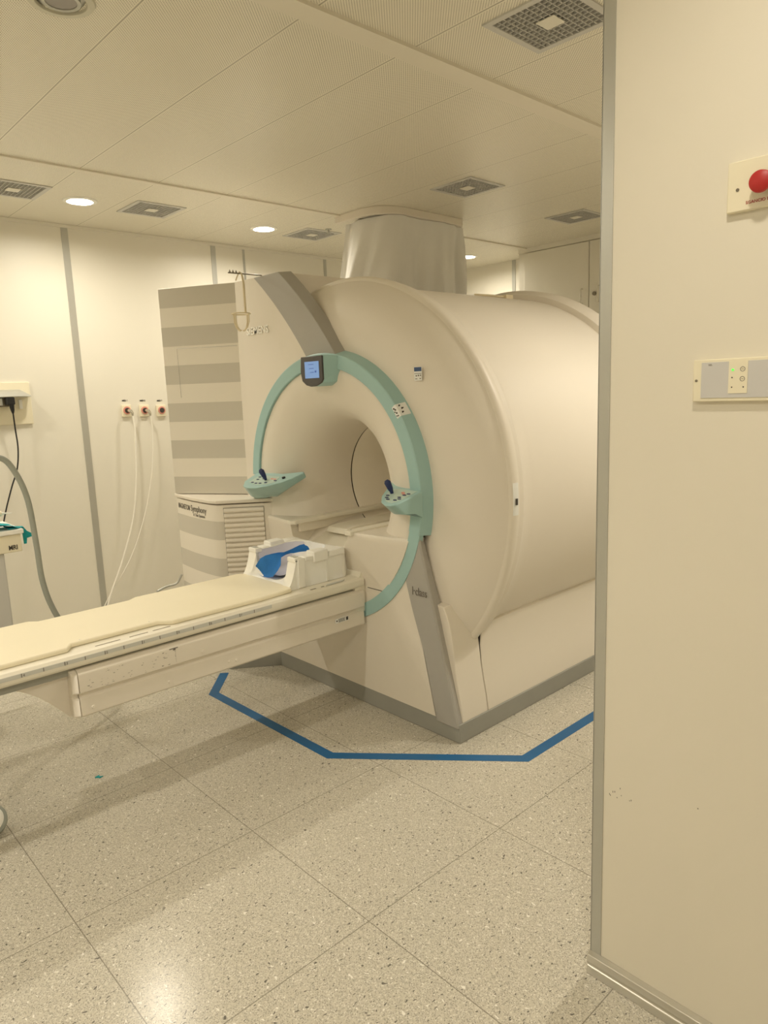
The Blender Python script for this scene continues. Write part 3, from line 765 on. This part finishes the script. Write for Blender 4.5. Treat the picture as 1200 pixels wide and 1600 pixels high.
MB().tube([ring_c+Vector((rr*cos(2*pi*k/32), rr*sin(2*pi*k/32), 0)) for k in range(33)], .0032, 8).build('hoop', M['hook'], bk)
for q in (.3, 1.9, 3.5, 5.1):
    v0 = Vector((cos(q), sin(q), 0))
    MB().tube([ring_c+v0*rr, ring_c+v0*rr*.98+Vector((0, 0, -.04)), ring_c+v0*rr*.75+Vector((0, 0, -.066)), ring_c+v0*rr*.38+Vector((0, 0, -.082)), ring_c+v0*rr*.15+Vector((0, 0, -.082))], .0036, 8).build('prong', M['hook'], bk)

# ------------------------------------------------------------------ patient table
tab = empty('patient_table', (.95, CY, 0), 'long cream patient table with mattress reaching into the scanner from the left', 'patient table')
TX0, TX1 = -.30, 2.098; y0, y1 = 2.43, 2.95
side_prof = [(y0+.012, .597), (y0+.002, .606), (y0, .618), (y0+.001, .634), (y0+.010, .643), (y0+.03, .645), (y1-.03, .645), (y1-.010, .643), (y1, .634), (y1, .612), (y1-.012, .597)]
tt = MB().rows([[(x, y, z) for y, z in side_prof] for x in (TX0, TX1)], True, True).build('tabletop', M['tabletop'], tab, bevel=.0015)
MB().box(TX0+.1, 1.58, y0-.0012, y0+.004, .6195, .6335).build('ruler_strip', M['tablegrey'], tt)
g = MB(); k = 0
x = TX0+.15; ticks = []
while x < 1.56:
    ticks.append(x); g.box(x-.0012, x+.0012, y0-.0022, y0, .620, .633); x += .0685
tag(g.build('ruler_ticks', M['inkgrey'], tt), kind='stuff')
for i, x in enumerate(ticks[1::2]):
    text(str(9-(i % 9)), .013, (x+.004, y0-.0024, .6215), (1, 0, 0), (0, 0, 1), M['inkgrey'], tt, name='ruler_number', extrude=.0002)
# grooves and fittings on the deck
g = MB()
for xa, xb, dy in ((.86, .95, .034), (.985, 1.055, .034), (1.075, 1.145, .034), (1.80, 1.83, .018), (1.86, 1.875, .018), (1.90, 1.95, .018)):
    MB().box(xa, xb, y0+dy, y0+dy+.006, .6445, .6456).build('deck_slot', M['brass'], tt)
MB().prism([(1.88, y0+.012, .645), (1.98, y0+.016, .645), (2.0, y0+.028, .645), (1.90, y0+.028, .645)], (0, 0, .004)).build('deck_latch', M['tablegrey'], tt, bevel=.001)
# underside channel and beam
MB().box(TX0, 2.08, y0+.03, y1-.03, .568, .598).build('slide_channel', M['under'], tab)
bx0, bx1 = .757, 2.094
bp = [(y0+.02, .586), (y0+.012, .584), (y0+.001, .573), (y0, .566), (y0, .505), (y0+.016, .497), (y0+.016, .487), (y0+.008, .481), (y0+.005, .420), (y0+.012, .413), (y1-.012, .413), (y1, .42), (y1, .575), (y1-.02, .586)]
bm_ = MB().rows([[(x, y, z) for y, z in bp] for x in (bx0+.022, bx1)], True, True).build('beam', M['shell2'], tab, bevel=.0015)
MB().rows([[(x, y+dy, z) for y, z in bp] for x, dy in ((bx0, .012), (bx0+.018, 0), (bx0+.0205, 0))], True, True).build('beam_end_cap', M['shell2'], bm_, bevel=.003)
for x, z in ((1.107, .442), (1.367, .446), (1.400, .442), (.82, .441), (1.251, .522)):
    MB().disc((x, y0+(.006 if z < .48 else .001), z), (0, -1, 0), .007, .003, 16, .005).build('stud', M['shell2'], bm_)
for x, z in ((2.078, .56), (2.078, .535)): MB().disc((x, y0+.001, z), (0, -1, 0), .004, .002, 12).build('screw', M['shell'], bm_)
lb = MB().box(1.918, 1.995, y0+.0035, y0+.006, .462, .482).build('rating_label', M['sticker'], bm_)
g = MB()
for k in range(5): g.box(1.934, 1.975-.004*(k % 2), y0+.003, y0+.0037, .4645+.0034*k, .4660+.0034*k)
g.box(1.980, 1.992, y0+.003, y0+.0037, .464, .480); g.disc((1.926, y0+.0037, .472), (0, -1, 0), .004, .0006, 10)
g.build('print', M['ink'], lb)
# scuffs on the beam
g = MB()
for k in range(46):
    x = random.uniform(.80, 1.12); z = random.uniform(.507, .565); l = random.uniform(.001, .008)
    g.box(x, x+l, y0-.0005, y0+.0003, z, z+random.uniform(.0006, .0016))
for k in range(10):
    z = .515+.005*k; g.box(1.137+random.uniform(-.002, .002), 1.1395, y0-.0006, y0, z, z+random.uniform(.001, .003))
g.box(1.115, 1.150, y0-.0007, y0, .567, .5705); g.box(1.130, 1.140, y0-.0007, y0, .561, .568)
tag(g.build('scuff_marks', M['inkgrey'], bm_), kind='stuff')
# curved nose beneath the slide, left of the beam
rows = []
for k in range(15):
    t = k/14; x = .56+(.757-.56)*t; zb_ = .568-(.568-.405)*(t**1.6) if True else 0
    rows.append([(x, y0+.045, .57), (x, y0+.055, zb_), (x, y1-.055, zb_), (x, y1-.045, .57)])
MB().rows(rows, True, True).build('table_nose', M['shell'], tab)
# mattress with cut-outs
mo = [(TX0+.02, y0+.045), (.770, y0+.045), (.795, y0+.082), (1.115, y0+.082), (1.160, y0+.042), (1.55, y0+.036), (1.72, y0+.05), (1.735, y0+.08), (1.735, y1-.08), (1.70, y1-.05), (1.20, y1-.045), (1.16, y1-.07), (.80, y1-.07), (.77, y1-.04), (TX0+.02, y1-.03)]
MB().prism([(x, y, .6455) for x, y in mo], (0, 0, .018)).build('mattress', M['mattress'], tab, bevel=.006, seg=3)
for x in (.83, 1.09): MB().disc((x, y0+.098, .6630), (0, 0, 1), .003, .0016, 10).build('mattress_stud', M['tabletop'], tab)

# ------------------------------------------------------------------ head coil
hc = empty('head_coil', (1.90, CY, .645), 'white head coil cradle with u-shaped opening on the scanner end of the table', 'head coil')
HX0, HX1 = 1.755, 2.06; HZ0 = .646; HZT = .775; HY = .188
def ucut(x, top, r, zc, depth_flare=0, outer=HY, foot=0):
    pts = []
    n = 20
    pts += [(x, CY-outer-foot, HZ0), (x, CY-outer, HZ0+.03 if foot else HZ0+.001), (x, CY-outer, top)]
    for k in range(n+1):
        a = pi*k/n; pts.append((x, CY-r*cos(a), zc-(zc-HZ0-.012)*sin(a) if False else zc-min(r, zc-HZ0-.012)*sin(a)))
    pts += [(x, CY+outer, top), (x, CY+outer, HZ0+.03 if foot else HZ0+.001), (x, CY+outer+foot, HZ0)]
    # insert straight inner walls
    pts.insert(3, (x, CY-r, top)); pts.insert(len(pts)-3, (x, CY+r, top))
    return pts
rows = [ucut(1.765, .775, .135, .752), ucut(1.94, .785, .135, .752), ucut(1.985, .787, .118, .757), ucut(2.015, .787, .085, .765), ucut(2.028, .787, .045, .775)]
shell = MB().rows(rows, True, True).build('cradle', M['white'], hc, bevel=.004)
# closed rounded back
rows = []
for k in range(9):
    t = k/8; a = t*pi/2; x = 2.028+.035*sin(a); ry = HY-.03*(1-cos(a)) ; z = .785-.010*t
    rows.append([(x, CY-ry, HZ0), (x, CY-ry, z), (x, CY+ry, z), (x, CY+ry, HZ0)])
MB().rows(rows, True, True).build('back_end', M['white'], hc, bevel=.004)
# flared front foot
rows = []
for k in range(9):
    t = k/8; x = 1.765-.065*t; g_ = (1-t)**2.4
    zt_ = HZ0+.006+(.762-HZ0-.006)*g_; r = .128+.012*t; zc = max(zt_, HZ0+.004)
    pts = [(x, CY-HY-.012*t*0, HZ0), (x, CY-HY, zt_)]
    n = 14
    for j in range(n+1):
        a = pi*j/n; pts.append((x, CY-r*cos(a), max(HZ0+.003, zt_-min(.106, zt_-HZ0-.003)*sin(a)**.7)))
    pts += [(x, CY+HY, zt_), (x, CY+HY, HZ0)]
    rows.append(pts)
MB().rows(rows, True, True).build('front_foot', M['white'], hc, angle=50)
# front posts, rims, side blocks
for sg in (-1, 1):
    yy = CY+sg*.158
    MB().box(1.762, 1.80, yy-.030, yy+.030, .765, .786).build('post_cap', M['white'], hc, bevel=.004)
    y_ = CY+sg*(HY+.004)
    MB().box(1.775, 1.812, min(y_, y_-sg*.02), max(y_, y_-sg*.02)+0, HZ0+.002, .780).build('side_rib', M['white'], hc, bevel=.003)
    MB().box(1.93, 1.945, min(y_, y_-sg*.02), max(y_, y_-sg*.02), HZ0+.002, .77).build('side_rib', M['white'], hc, bevel=.003)
    yo = CY+sg*(HY+.014); yi_ = CY+sg*(HY-.045)
    MB().box(1.858, 1.938, min(yo, yi_), max(yo, yi_), .752, .800).build('side_lid', M['white'], hc, bevel=.004)
    MB().box(1.946, 2.035, min(yo, yi_), max(yo, yi_), .760, .790).build('side_lid', M['white'], hc, bevel=.004)
    MB().box(1.815, 1.852, min(yo-sg*.006, yi_), max(yo-sg*.006, yi_), .765, .783).build('side_lid', M['white'], hc, bevel=.003)
    for k in range(2): MB().box(1.768, 1.790, yy-.018+.02*k, yy-.006+.02*k, .786, .789).build('latch', M['tablegrey'], hc)
MB().box(1.955, 2.07, CY-.165, CY+.165, HZ0, .735).build('back_block', M['white'], hc, bevel=.004)
# lilac lining
rows = []
for x in (1.78, 1.87, 1.94, 1.985, 2.012):
    pts = []
    rr_ = .133 if x < 1.95 else (.116 if x < 2 else .083)
    for j in range(21):
        a = pi*j/20; pts.append((x, CY-rr_*cos(a), (.784 if x > 1.9 else .776)-(.100)*sin(a)**.8))
    rows.append(pts)
MB().rows(rows).build('lining', M['lilac'], hc)
# blue sheet folded inside the coil: a leaf-shaped bulge in the opening and a narrow twisted tail
rows = []
KEY = [(1.750, 2.835, 2.800, .668, .675), (1.752, 2.825, 2.755, .690, .662), (1.757, 2.805, 2.715, .722, .664), (1.765, 2.785, 2.685, .742, .675), (1.778, 2.755, 2.660, .760, .700), (1.792, 2.720, 2.655, .774, .728), (1.805, 2.690, 2.672, .776, .760), (1.83, 2.684, 2.676, .777, .768), (1.875, 2.686, 2.672, .784, .767), (1.925, 2.688, 2.664, .790, .765), (1.955, 2.690, 2.658, .795, .762)]
for i, (x, ya_, yb_, za, zb_) in enumerate(KEY):
    r = []
    for j in range(9):
        u = j/8; r.append((x+.012*sin(pi*u)+.003*sin(7*u+i), ya_+(yb_-ya_)*u, za+(zb_-za)*u-.006*sin(pi*u)+.003*sin(11*u+2.3*i)))
    rows.append(r)
bs = MB().rows(rows); bmesh.ops.solidify(bs.bm, geom=bs.bm.faces[:], thickness=.004)
bsh = bs.build('blue_sheet', M['cloth_blue'], angle=80)
tag(recenter(bsh), 'crumpled blue disposable sheet lying in the white head coil', 'disposable sheet')

# ------------------------------------------------------------------ cloth curtain and its track
tr = MB()
def upath(x0, x1, yf, yb, r, n=10):
    p = [(x0, yb), (x0, yf+r)]
    for k in range(1, n+1):
        a = pi/2*k/n; p.append((x0+r-r*cos(a), yf+r-r*sin(a)))
    for k in range(1, 15): p.append((x0+r+(x1-.05-x0-r)*k/14, yf))
    for k in range(1, n+1):
        a = pi/2*k/n; p.append((x1-.05+.05*sin(a), yf+.05-.05*cos(a)))
    p.append((x1, yb)); return p
pt = upath(3.05, 3.83, 3.245, 3.67, .20)
rows = []
for (x, y), (xi, yi) in zip(pt, upath(3.09, 3.80, 3.283, 3.67, .16)):
    rows.append([(x, y, H), (x, y, H-.044), (xi, yi, H-.044), (xi, yi, H)])
tag(recenter(MB().rows(rows, True, True).build('curtain_track', M['shell2'], bevel=.003)), 'cream u-shaped rail on the ceiling from which the grey cloth hangs', 'curtain rail')
def curtain():
    N = 260; T = 26
    base = upath(3.115, 3.835, 3.262, 3.64, .16, 12)
    base += [(3.5, 3.65), (3.3, 3.65), (3.115, 3.64)]
    P = [Vector((x, y, 0)) for x, y in base]
    ln = [0]
    for a, b in zip(P[:-1], P[1:]): ln.append(ln[-1]+(b-a).length)
    def at(s):
        s = min(max(s, 0), ln[-1]-1e-6)
        for i in range(len(P)-1):
            if ln[i+1] >= s:
                t = (s-ln[i])/(ln[i+1]-ln[i]); return P[i].lerp(P[i+1], t), (P[i+1]-P[i]).normalized()
    rows = []
    for i in range(T+1):
        t = i/T; row = []
        for k in range(N+1):
            s = ln[-1]*k/N; p, d_ = at(s % ln[-1]); n_ = Vector((d_.y, -d_.x, 0))
            ph = s*23
            amp = .011+.042*t
            fold = amp*(sin(ph+1.8*sin(s*5))+.5*sin(2.3*ph+3*t)*(.4+t))
            g_ = math.exp(-((s-1.10)/.16)**2)           # gathered part near the right corner
            fold += g_*(.022+.045*t)*sin(46*s+5*t)+.03*g_*t
            fl = 0
            if p.x < 3.35: fl = .30*(t**1.15)*(3.35-p.x)/.24
            q = p-n_*fold+Vector((-fl, .25*fl, 0))
            if p.x > 3.7: q += Vector((.06*t*t, 0, 0))
            yy = q.y-CY; rad = .957 if q.x > 2.42 else .997
            zb = CZ+sqrt(max(.02, rad**2-yy*yy))+.004
            z = (H-.046)+(zb-(H-.046))*t
            row.append((q.x, q.y, z))
        rows.append(row)
    o = MB().rows(rows).build('cloth_curtain', M['curtain'], angle=180)
    return tag(recenter(o), 'off-white cloth hanging from the ceiling rail down onto the scanner top', 'curtain')
curtain()
# small fittings on top of the barrel
g = MB().tube([(3.13, 2.60, 1.998), (3.2, 2.55, 1.992), (3.32, 2.53, 1.988)], .006, 8).box(3.30, 3.36, 2.51, 2.54, 1.975, 1.998)
g.build('top_fitting', M['hook'], scan)

# ------------------------------------------------------------------ left wall fittings
def outlet(x, z, lab, plug):
    t = empty('gas_outlet', (x, YL-.01, z), lab, 'gas outlet', 'round outlets on square plates on the left wall')
    MB().box(x-.033, x+.033, YL-.016, YL-.0005, z-.043, z+.037).build('plate', M['plate'], t, bevel=.003)
    n = (0, -1, 0)
    MB().disc((x, YL-.016, z), n, .026, .006, 24).build('socket_ring', M['pink'], t)
    MB().disc((x, YL-.022, z), n, .017, .004, 20).build('socket', M['dark'], t)
    if plug:
        MB().tube([(x+.004, YL-.026, z), (x+.010, YL-.055, z-.005), (x+.017, YL-.06, z-.020), (x+.020, YL-.055, z-.039)], [.011, .011, .010, .006], 12).build('connector', M['chrome'], t)
    text('MED %d' % (plug or 3), .014, (x-.022, YL-.0012, z+.062), (1, 0, 0), (0, 0, 1), M['ink'], t, name='outlet_label', extrude=.0004, bold=.0005)
outlet(2.0435, 1.429, 'left of the three wall outlets, with a thick white hose plugged in', 1)
outlet(2.1695, 1.424, 'middle of the three wall outlets, with a thin cable plugged in', 2)
outlet(2.294, 1.419, 'right of the three wall outlets, empty, beside the striped cabinet', 0)
def smooth_path(pts, n=8):
    P = [Vector(p) for p in pts]; P = [P[0]*2-P[1]]+P+[P[-1]*2-P[-2]]; out = []
    for i in range(1, len(P)-2):
        for k in range(n):
            t = k/n; a, b, c, d_ = P[i-1:i+3]
            out.append(.5*((2*b)+(-a+c)*t+(2*a-5*b+4*c-d_)*t*t+(-a+3*b-3*c+d_)*t**3))
    out.append(P[-2]); return out
c1 = MB().tube(smooth_path([(2.0631, 4.7177, 1.3888), (2.0631, 4.7116, 1.2556), (2.0386, 4.7079, 0.9622), (1.9922, 4.7055, 0.7056), (1.8822, 4.6932, 0.4245), (1.76, 4.6688, 0.1922), (1.65, 4.6444, -0.0644), (1.4911, 4.6199, -0.3089)]), .0068, 8)
tag(recenter(c1.build('wall_hose', M['cable_w'])), 'thick white hose hanging from the left wall outlet to the floor', 'hose')
c2 = MB().tube(smooth_path([(2.189, 4.7177, 1.3839), (2.1877, 4.7128, 1.2556), (2.1572, 4.7079, 1.0111), (2.0777, 4.7055, 0.7178), (1.9372, 4.6932, 0.4245), (1.7416, 4.681, 0.1678), (1.5889, 4.6566, -0.0644), (1.4055, 4.6444, -0.3089)]), .0036, 8)
tag(recenter(c2.build('wall_cable', M['cable_w'])), 'thin white cable with dark edge hanging from the middle wall outlet', 'cable')

# bed-head trunking
tk = empty('wall_socket_trunking', (1.0, YL, 1.38), 'cream wall trunking with a grey overhanging lip and sockets at the left edge', 'socket trunking')
MB().box(.43, 1.440, YL-.014, YL-.0005, 1.375, 1.631).build('back_plate', M['plate'], tk, bevel=.002)
cv = [(YL-.014, 1.588), (YL-.055, 1.583), (YL-.085, 1.568), (YL-.104, 1.546), (YL-.100, 1.541), (YL-.014, 1.541)]
MB().rows([[(x, y, z) for y, z in cv] for x in (.43, 1.375)]+[[(1.425, YL-.014+(y-YL+.014)*.75, 1.543+(z-1.543)*.3) for y, z in cv]], True, True).build('lip', M['alu'], tk, bevel=.002)
MB().box(.43, 1.31, YL-.055, YL-.014, 1.485, 1.540).build('socket_strip', M['brass'], tk, bevel=.004)
MB().box(1.20, 1.265, YL-.060, YL-.054, 1.494, 1.537).build('socket_face', M['sticker'], tk, bevel=.003)
MB().box(1.10, 1.167, YL-.060, YL-.054, 1.494, 1.537).build('socket_face', M['sticker'], tk, bevel=.003)
MB().box(1.366, 1.384, YL-.024, YL-.014, 1.469, 1.525).build('pull_tag', M['white'], tk)
pl_ = empty('power_plug', (1.299, YL-.08, 1.44), 'black power plug in the wall trunking with its black cable running down', 'plug')
MB().box(1.275, 1.324, YL-.10, YL-.0565, 1.496, 1.541).build('plug_body', M['black'], pl_, bevel=.006)
MB().tube([(1.305, YL-.085, 1.50), (1.308, YL-.082, 1.463), (1.309, YL-.08, 1.445)], [.016, .011, .006], 10).build('strain_relief', M['black'], pl_)
MB().tube(smooth_path([(1.309, YL-.08, 1.45), (1.313, 4.71, 1.353), (1.315, 4.71, 1.231), (1.296, 4.71, 1.109), (1.250, 4.71, .993), (1.192, 4.70, .834), (1.14, 4.69, .64), (1.12, 4.70, .4), (1.14, 4.72, .1)]), .0045, 8).build('cable', M['black'], pl_)

# trolley at the left edge
cx0, cx1, cy0, cy1 = .36, .958, 3.50, 3.82; cz = .932
ct = empty('instrument_trolley', (.62, 3.65, 0), 'cream trolley with a raised tray, standing at the left edge behind the table', 'trolley')
MB().box(cx0, cx1, cy0, cy1, cz-.022, cz).build('tray', M['white'], ct, bevel=.004)
db = MB().box(cx0+.01, cx1-.012, cy0+.012, cy1-.02, cz-.105, cz-.023).build('drawer_box', M['plate'], ct, bevel=.004)
text('MRI', .030, (.888, cy0+.0108, cz-.092), (1, 0, 0), (0, 0, 1), M['ink'], db, extrude=.0006, bold=.0006, squeeze=.8)
MB().box(cx0+.03, .872, cy0+.03, cy1-.05, .28, cz-.105).build('cabinet_body', M['vent'], ct, bevel=.006)
MB().box(.40, .56, cy0+.07, cy1-.09, .09, .28).build('pedestal', M['vent'], ct, bevel=.006)
for x, y in ((.40, 3.56), (.56, 3.56), (.40, 3.76), (.56, 3.76)):
    w_ = MB().disc((x-.012, y, .045), (1, 0, 0), .045, .024, 20).build('caster', M['skirt'], ct)
    MB().tube([(x, y, .06), (x, y, .125)], .012, 8).build('caster_fork', M['chrome'], w_)
# teal drape on the tray, one corner over the edge
rows = []
for k in range(15):
    t = k/14; r = []
    for j in range(11):
        s_ = j/10; x = .50+.44*t; y = cy0+.012+(.22-.12*t)*s_
        h = .068*(1-t)**.45*sin(pi*min(1, .30+s_*.70))
        r.append((x, y+.006*sin(5*t+3*s_), cz+.004+h+.004*(1-t)*sin(11*t+8*s_)+.003*(1-t)*sin(19*s_)))
    rows.append(r)
mb = MB().rows(rows)
mb.prism([(.962, 3.535, cz+.002), (.968, 3.535, cz+.002), (.980, 3.53, cz-.018), (1.006, 3.53, cz-.036), (1.004, 3.531, cz-.046), (.978, 3.535, cz-.052), (.974, 3.535, cz-.078), (.964, 3.535, cz-.078)], (0, .012, 0))
mb.prism([(.90, 3.515, cz+.003), (.965, 3.525, cz+.002), (.967, 3.55, cz+.002), (.90, 3.60, cz+.006)], (0, 0, .003))
cl = mb.build('teal_drape', M['cloth_teal'], angle=70)
tag(recenter(cl), 'teal disposable drape bunched on the trolley tray, one corner over the edge', 'drape')
sy = empty('syringe', (.8, 3.6, cz+.06), 'pale syringe lying on top of the teal drape on the trolley', 'syringe')
MB().tube([(.66, 3.60, cz+.082), (.82, 3.585, cz+.076), (.893, 3.575, cz+.072)], .012, 14).build('syringe_barrel', M['mattress'], sy)
MB().tube([(.893, 3.575, cz+.072), (.903, 3.574, cz+.072), (.937, 3.570, cz+.069)], [.009, .004, .0015], 10).build('tip', M['white'], sy)
MB().tube([(.60, 3.605, cz+.083), (.66, 3.60, cz+.082)], .006, 10).build('plunger', M['white'], sy)
# grey breathing hose
hz = MB().tube(smooth_path([(.65, 3.30, 1.24), (.76, 3.30, 1.27), (.842, 3.30, 1.279), (.890, 3.30, 1.228), (.933, 3.30, 1.095), (.947, 3.30, .89), (.955, 3.30, .71), (.995, 3.30, .55), (1.10, 3.30, .32), (1.22, 3.32, .03)]), .0125, 12)
tag(recenter(hz.build('breathing_hose', M['hose'])), 'thick grey hose arching from the left edge and falling behind the table', 'hose')
# pipework on the floor beside the striped lower cover
pp = MB().tube(smooth_path([(1.72, 3.83, .40), (1.78, 3.83, .415), (1.84, 3.83, .42), (1.875, 3.82, .47)]), .007, 8).tube([(1.70, 3.83, .02), (1.72, 3.83, .40)], .007, 8)
tag(recenter(pp.build('pipe', M['alu'])), 'short bent grey pipe beside the foot of the striped cover', 'pipe')

# round wheel hub at the left edge
wh = empty('wheel_base', (.50, 2.66, 0), 'white rounded wheel cover with grey rim on the floor at the left edge', 'wheel')
wc = Vector((.497, 2.662, .050)); ax = Vector((-.30, -.62, .72)).normalized()
MB().tube([wc-ax*.035, wc-ax*.02, wc-ax*.004, wc+ax*.002], [.040, .056, .058, .050], 40).build('tyre', M['hose'], wh)
hub = MB().tube([wc, wc+ax*.008, wc+ax*.016, wc+ax*.021], [.049, .045, .032, .010], 40).build('hub_cap', M['white'], wh)
e_ = Vector((1, -.3, 0)); e_ = (e_-ax*e_.dot(ax)).normalized(); u_ = ax.cross(e_)
text('b', .022, wc+ax*.0135+e_*.022-u_*.010, e_, u_, M['inkgrey'], hub, extrude=.003)

# ------------------------------------------------------------------ near right wall plates
def sc_(y, z): k = (XW-.01)/1.49; return y*k, 1.5+(z-1.5)*k
eb = empty('emergency_button', (XW, .50, 1.85), 'red mushroom push button on a cream plate, top of the near right wall', 'emergency button')
ya, zt2 = sc_(.602, 1.904); yb2, zb2 = sc_(.598, 1.812)
MB().box(XW-.012, XW, ya-.16, ya, zb2, zt2).build('plate', M['plate'], eb, bevel=.002)
y_, z_ = sc_(.545, 1.862)
yc = .5165; zc = z_-.0075
bt = MB().tube([(XW-.012, yc, zc), (XW-.026, yc, zc)], .012, 20).build('stem', M['black'], eb)
MB().tube([(XW-.026, yc, zc), (XW-.030, yc, zc), (XW-.036, yc, zc), (XW-.040, yc, zc)], [.015, .0195, .0185, .012], 32).build('button_head', M['red'], eb)
MB().disc((XW-.012, .563, sc_(.577, 1.852)[1]), (-1, 0, 0), .003, .001, 12).build('screw', M['brass'], eb)
text('SGANCIO ELETTRICO', .0078, (XW-.0125, .5475, sc_(.563, 1.824)[1]-.001), (0, -1, 0), (0, 0, 1), M['red'], eb, extrude=.0003)
cp = empty('wall_control_unit', (XW, .5, 1.48), 'cream wall control unit with grey fascia and one green light', 'control unit')
yA, zA = sc_(.655, 1.537); yB, zB = sc_(.652, 1.452)
MB().box(XW-.012, XW, yA-.24, yA, zB, zA).build('plate', M['plate'], cp, bevel=.002)
MB().box(XW-.0135, XW-.011, yA-.22, yA-.0165, zB+.007, zA-.006).build('fascia', M['panelgrey'], cp, bevel=.0005)
y0_, _ = sc_(.583, 0); y1_, _ = sc_(.547, 0); 
kz0 = sc_(0, 1.468)[1]; kz1 = sc_(0, 1.531)[1]
MB().box(XW-.0145, XW-.0130, y1_, y0_, kz0, kz1).build('keypad', M['plate'], cp)
MB().disc((XW-.0145, sc_(.575, 0)[0], sc_(0, 1.514)[1]), (-1, 0, 0), .0022, .001, 12).build('led', M['led'], cp)
for z in (1.499, 1.480): MB().disc((XW-.0145, sc_(.576, 0)[0], sc_(0, z)[1]), (-1, 0, 0), .0013, .0006, 10).build('indicator', M['ink'], cp)
MB().disc((XW-.0145, sc_(.554, 0)[0], sc_(0, 1.480)[1]), (-1, 0, 0), .0013, .0006, 10).build('indicator', M['ink'], cp)
for z in (1.515, 1.496):
    yq, zq = sc_(.5565, z)
    MB().tube([(XW-.0147, yq+.0042*cos(2*pi*k/24), zq+.0042*sin(2*pi*k/24)) for k in range(25)], .0005, 5).build('key_ring', M['inkgrey'], cp)
    MB().box(XW-.0150, XW-.0145, yq-.002, yq+.002, zq-.0004, zq+.0004).build('key_mark', M['inkgrey'], cp)
MB().disc((XW-.012, sc_(.648, 0)[0], sc_(0, 1.495)[1]), (-1, 0, 0), .0026, .001, 12).build('screw', M['brass'], cp)
text('SIEL', .0048, (XW-.0137, sc_(.622, 0)[0]+.002, sc_(0, 1.526)[1]-.002), (0, -1, 0), (0, 0, 1), M['inkgrey'], cp, name='fascia_print', extrude=.0002)
# scuffs on the near wall
g = MB(); random.seed(9)
for k in range(9):
    y = random.uniform(.742, .812); z = random.uniform(.512, .542); g.box(XW-.0004, XW, y-.0008, y+.0008, z-.001, z+random.uniform(.001, .004))
g.box(XW-.0004, XW, .592, .5945, .568, .5705)
tag(g.build('trim_14', M['inkgrey']), kind='structure')
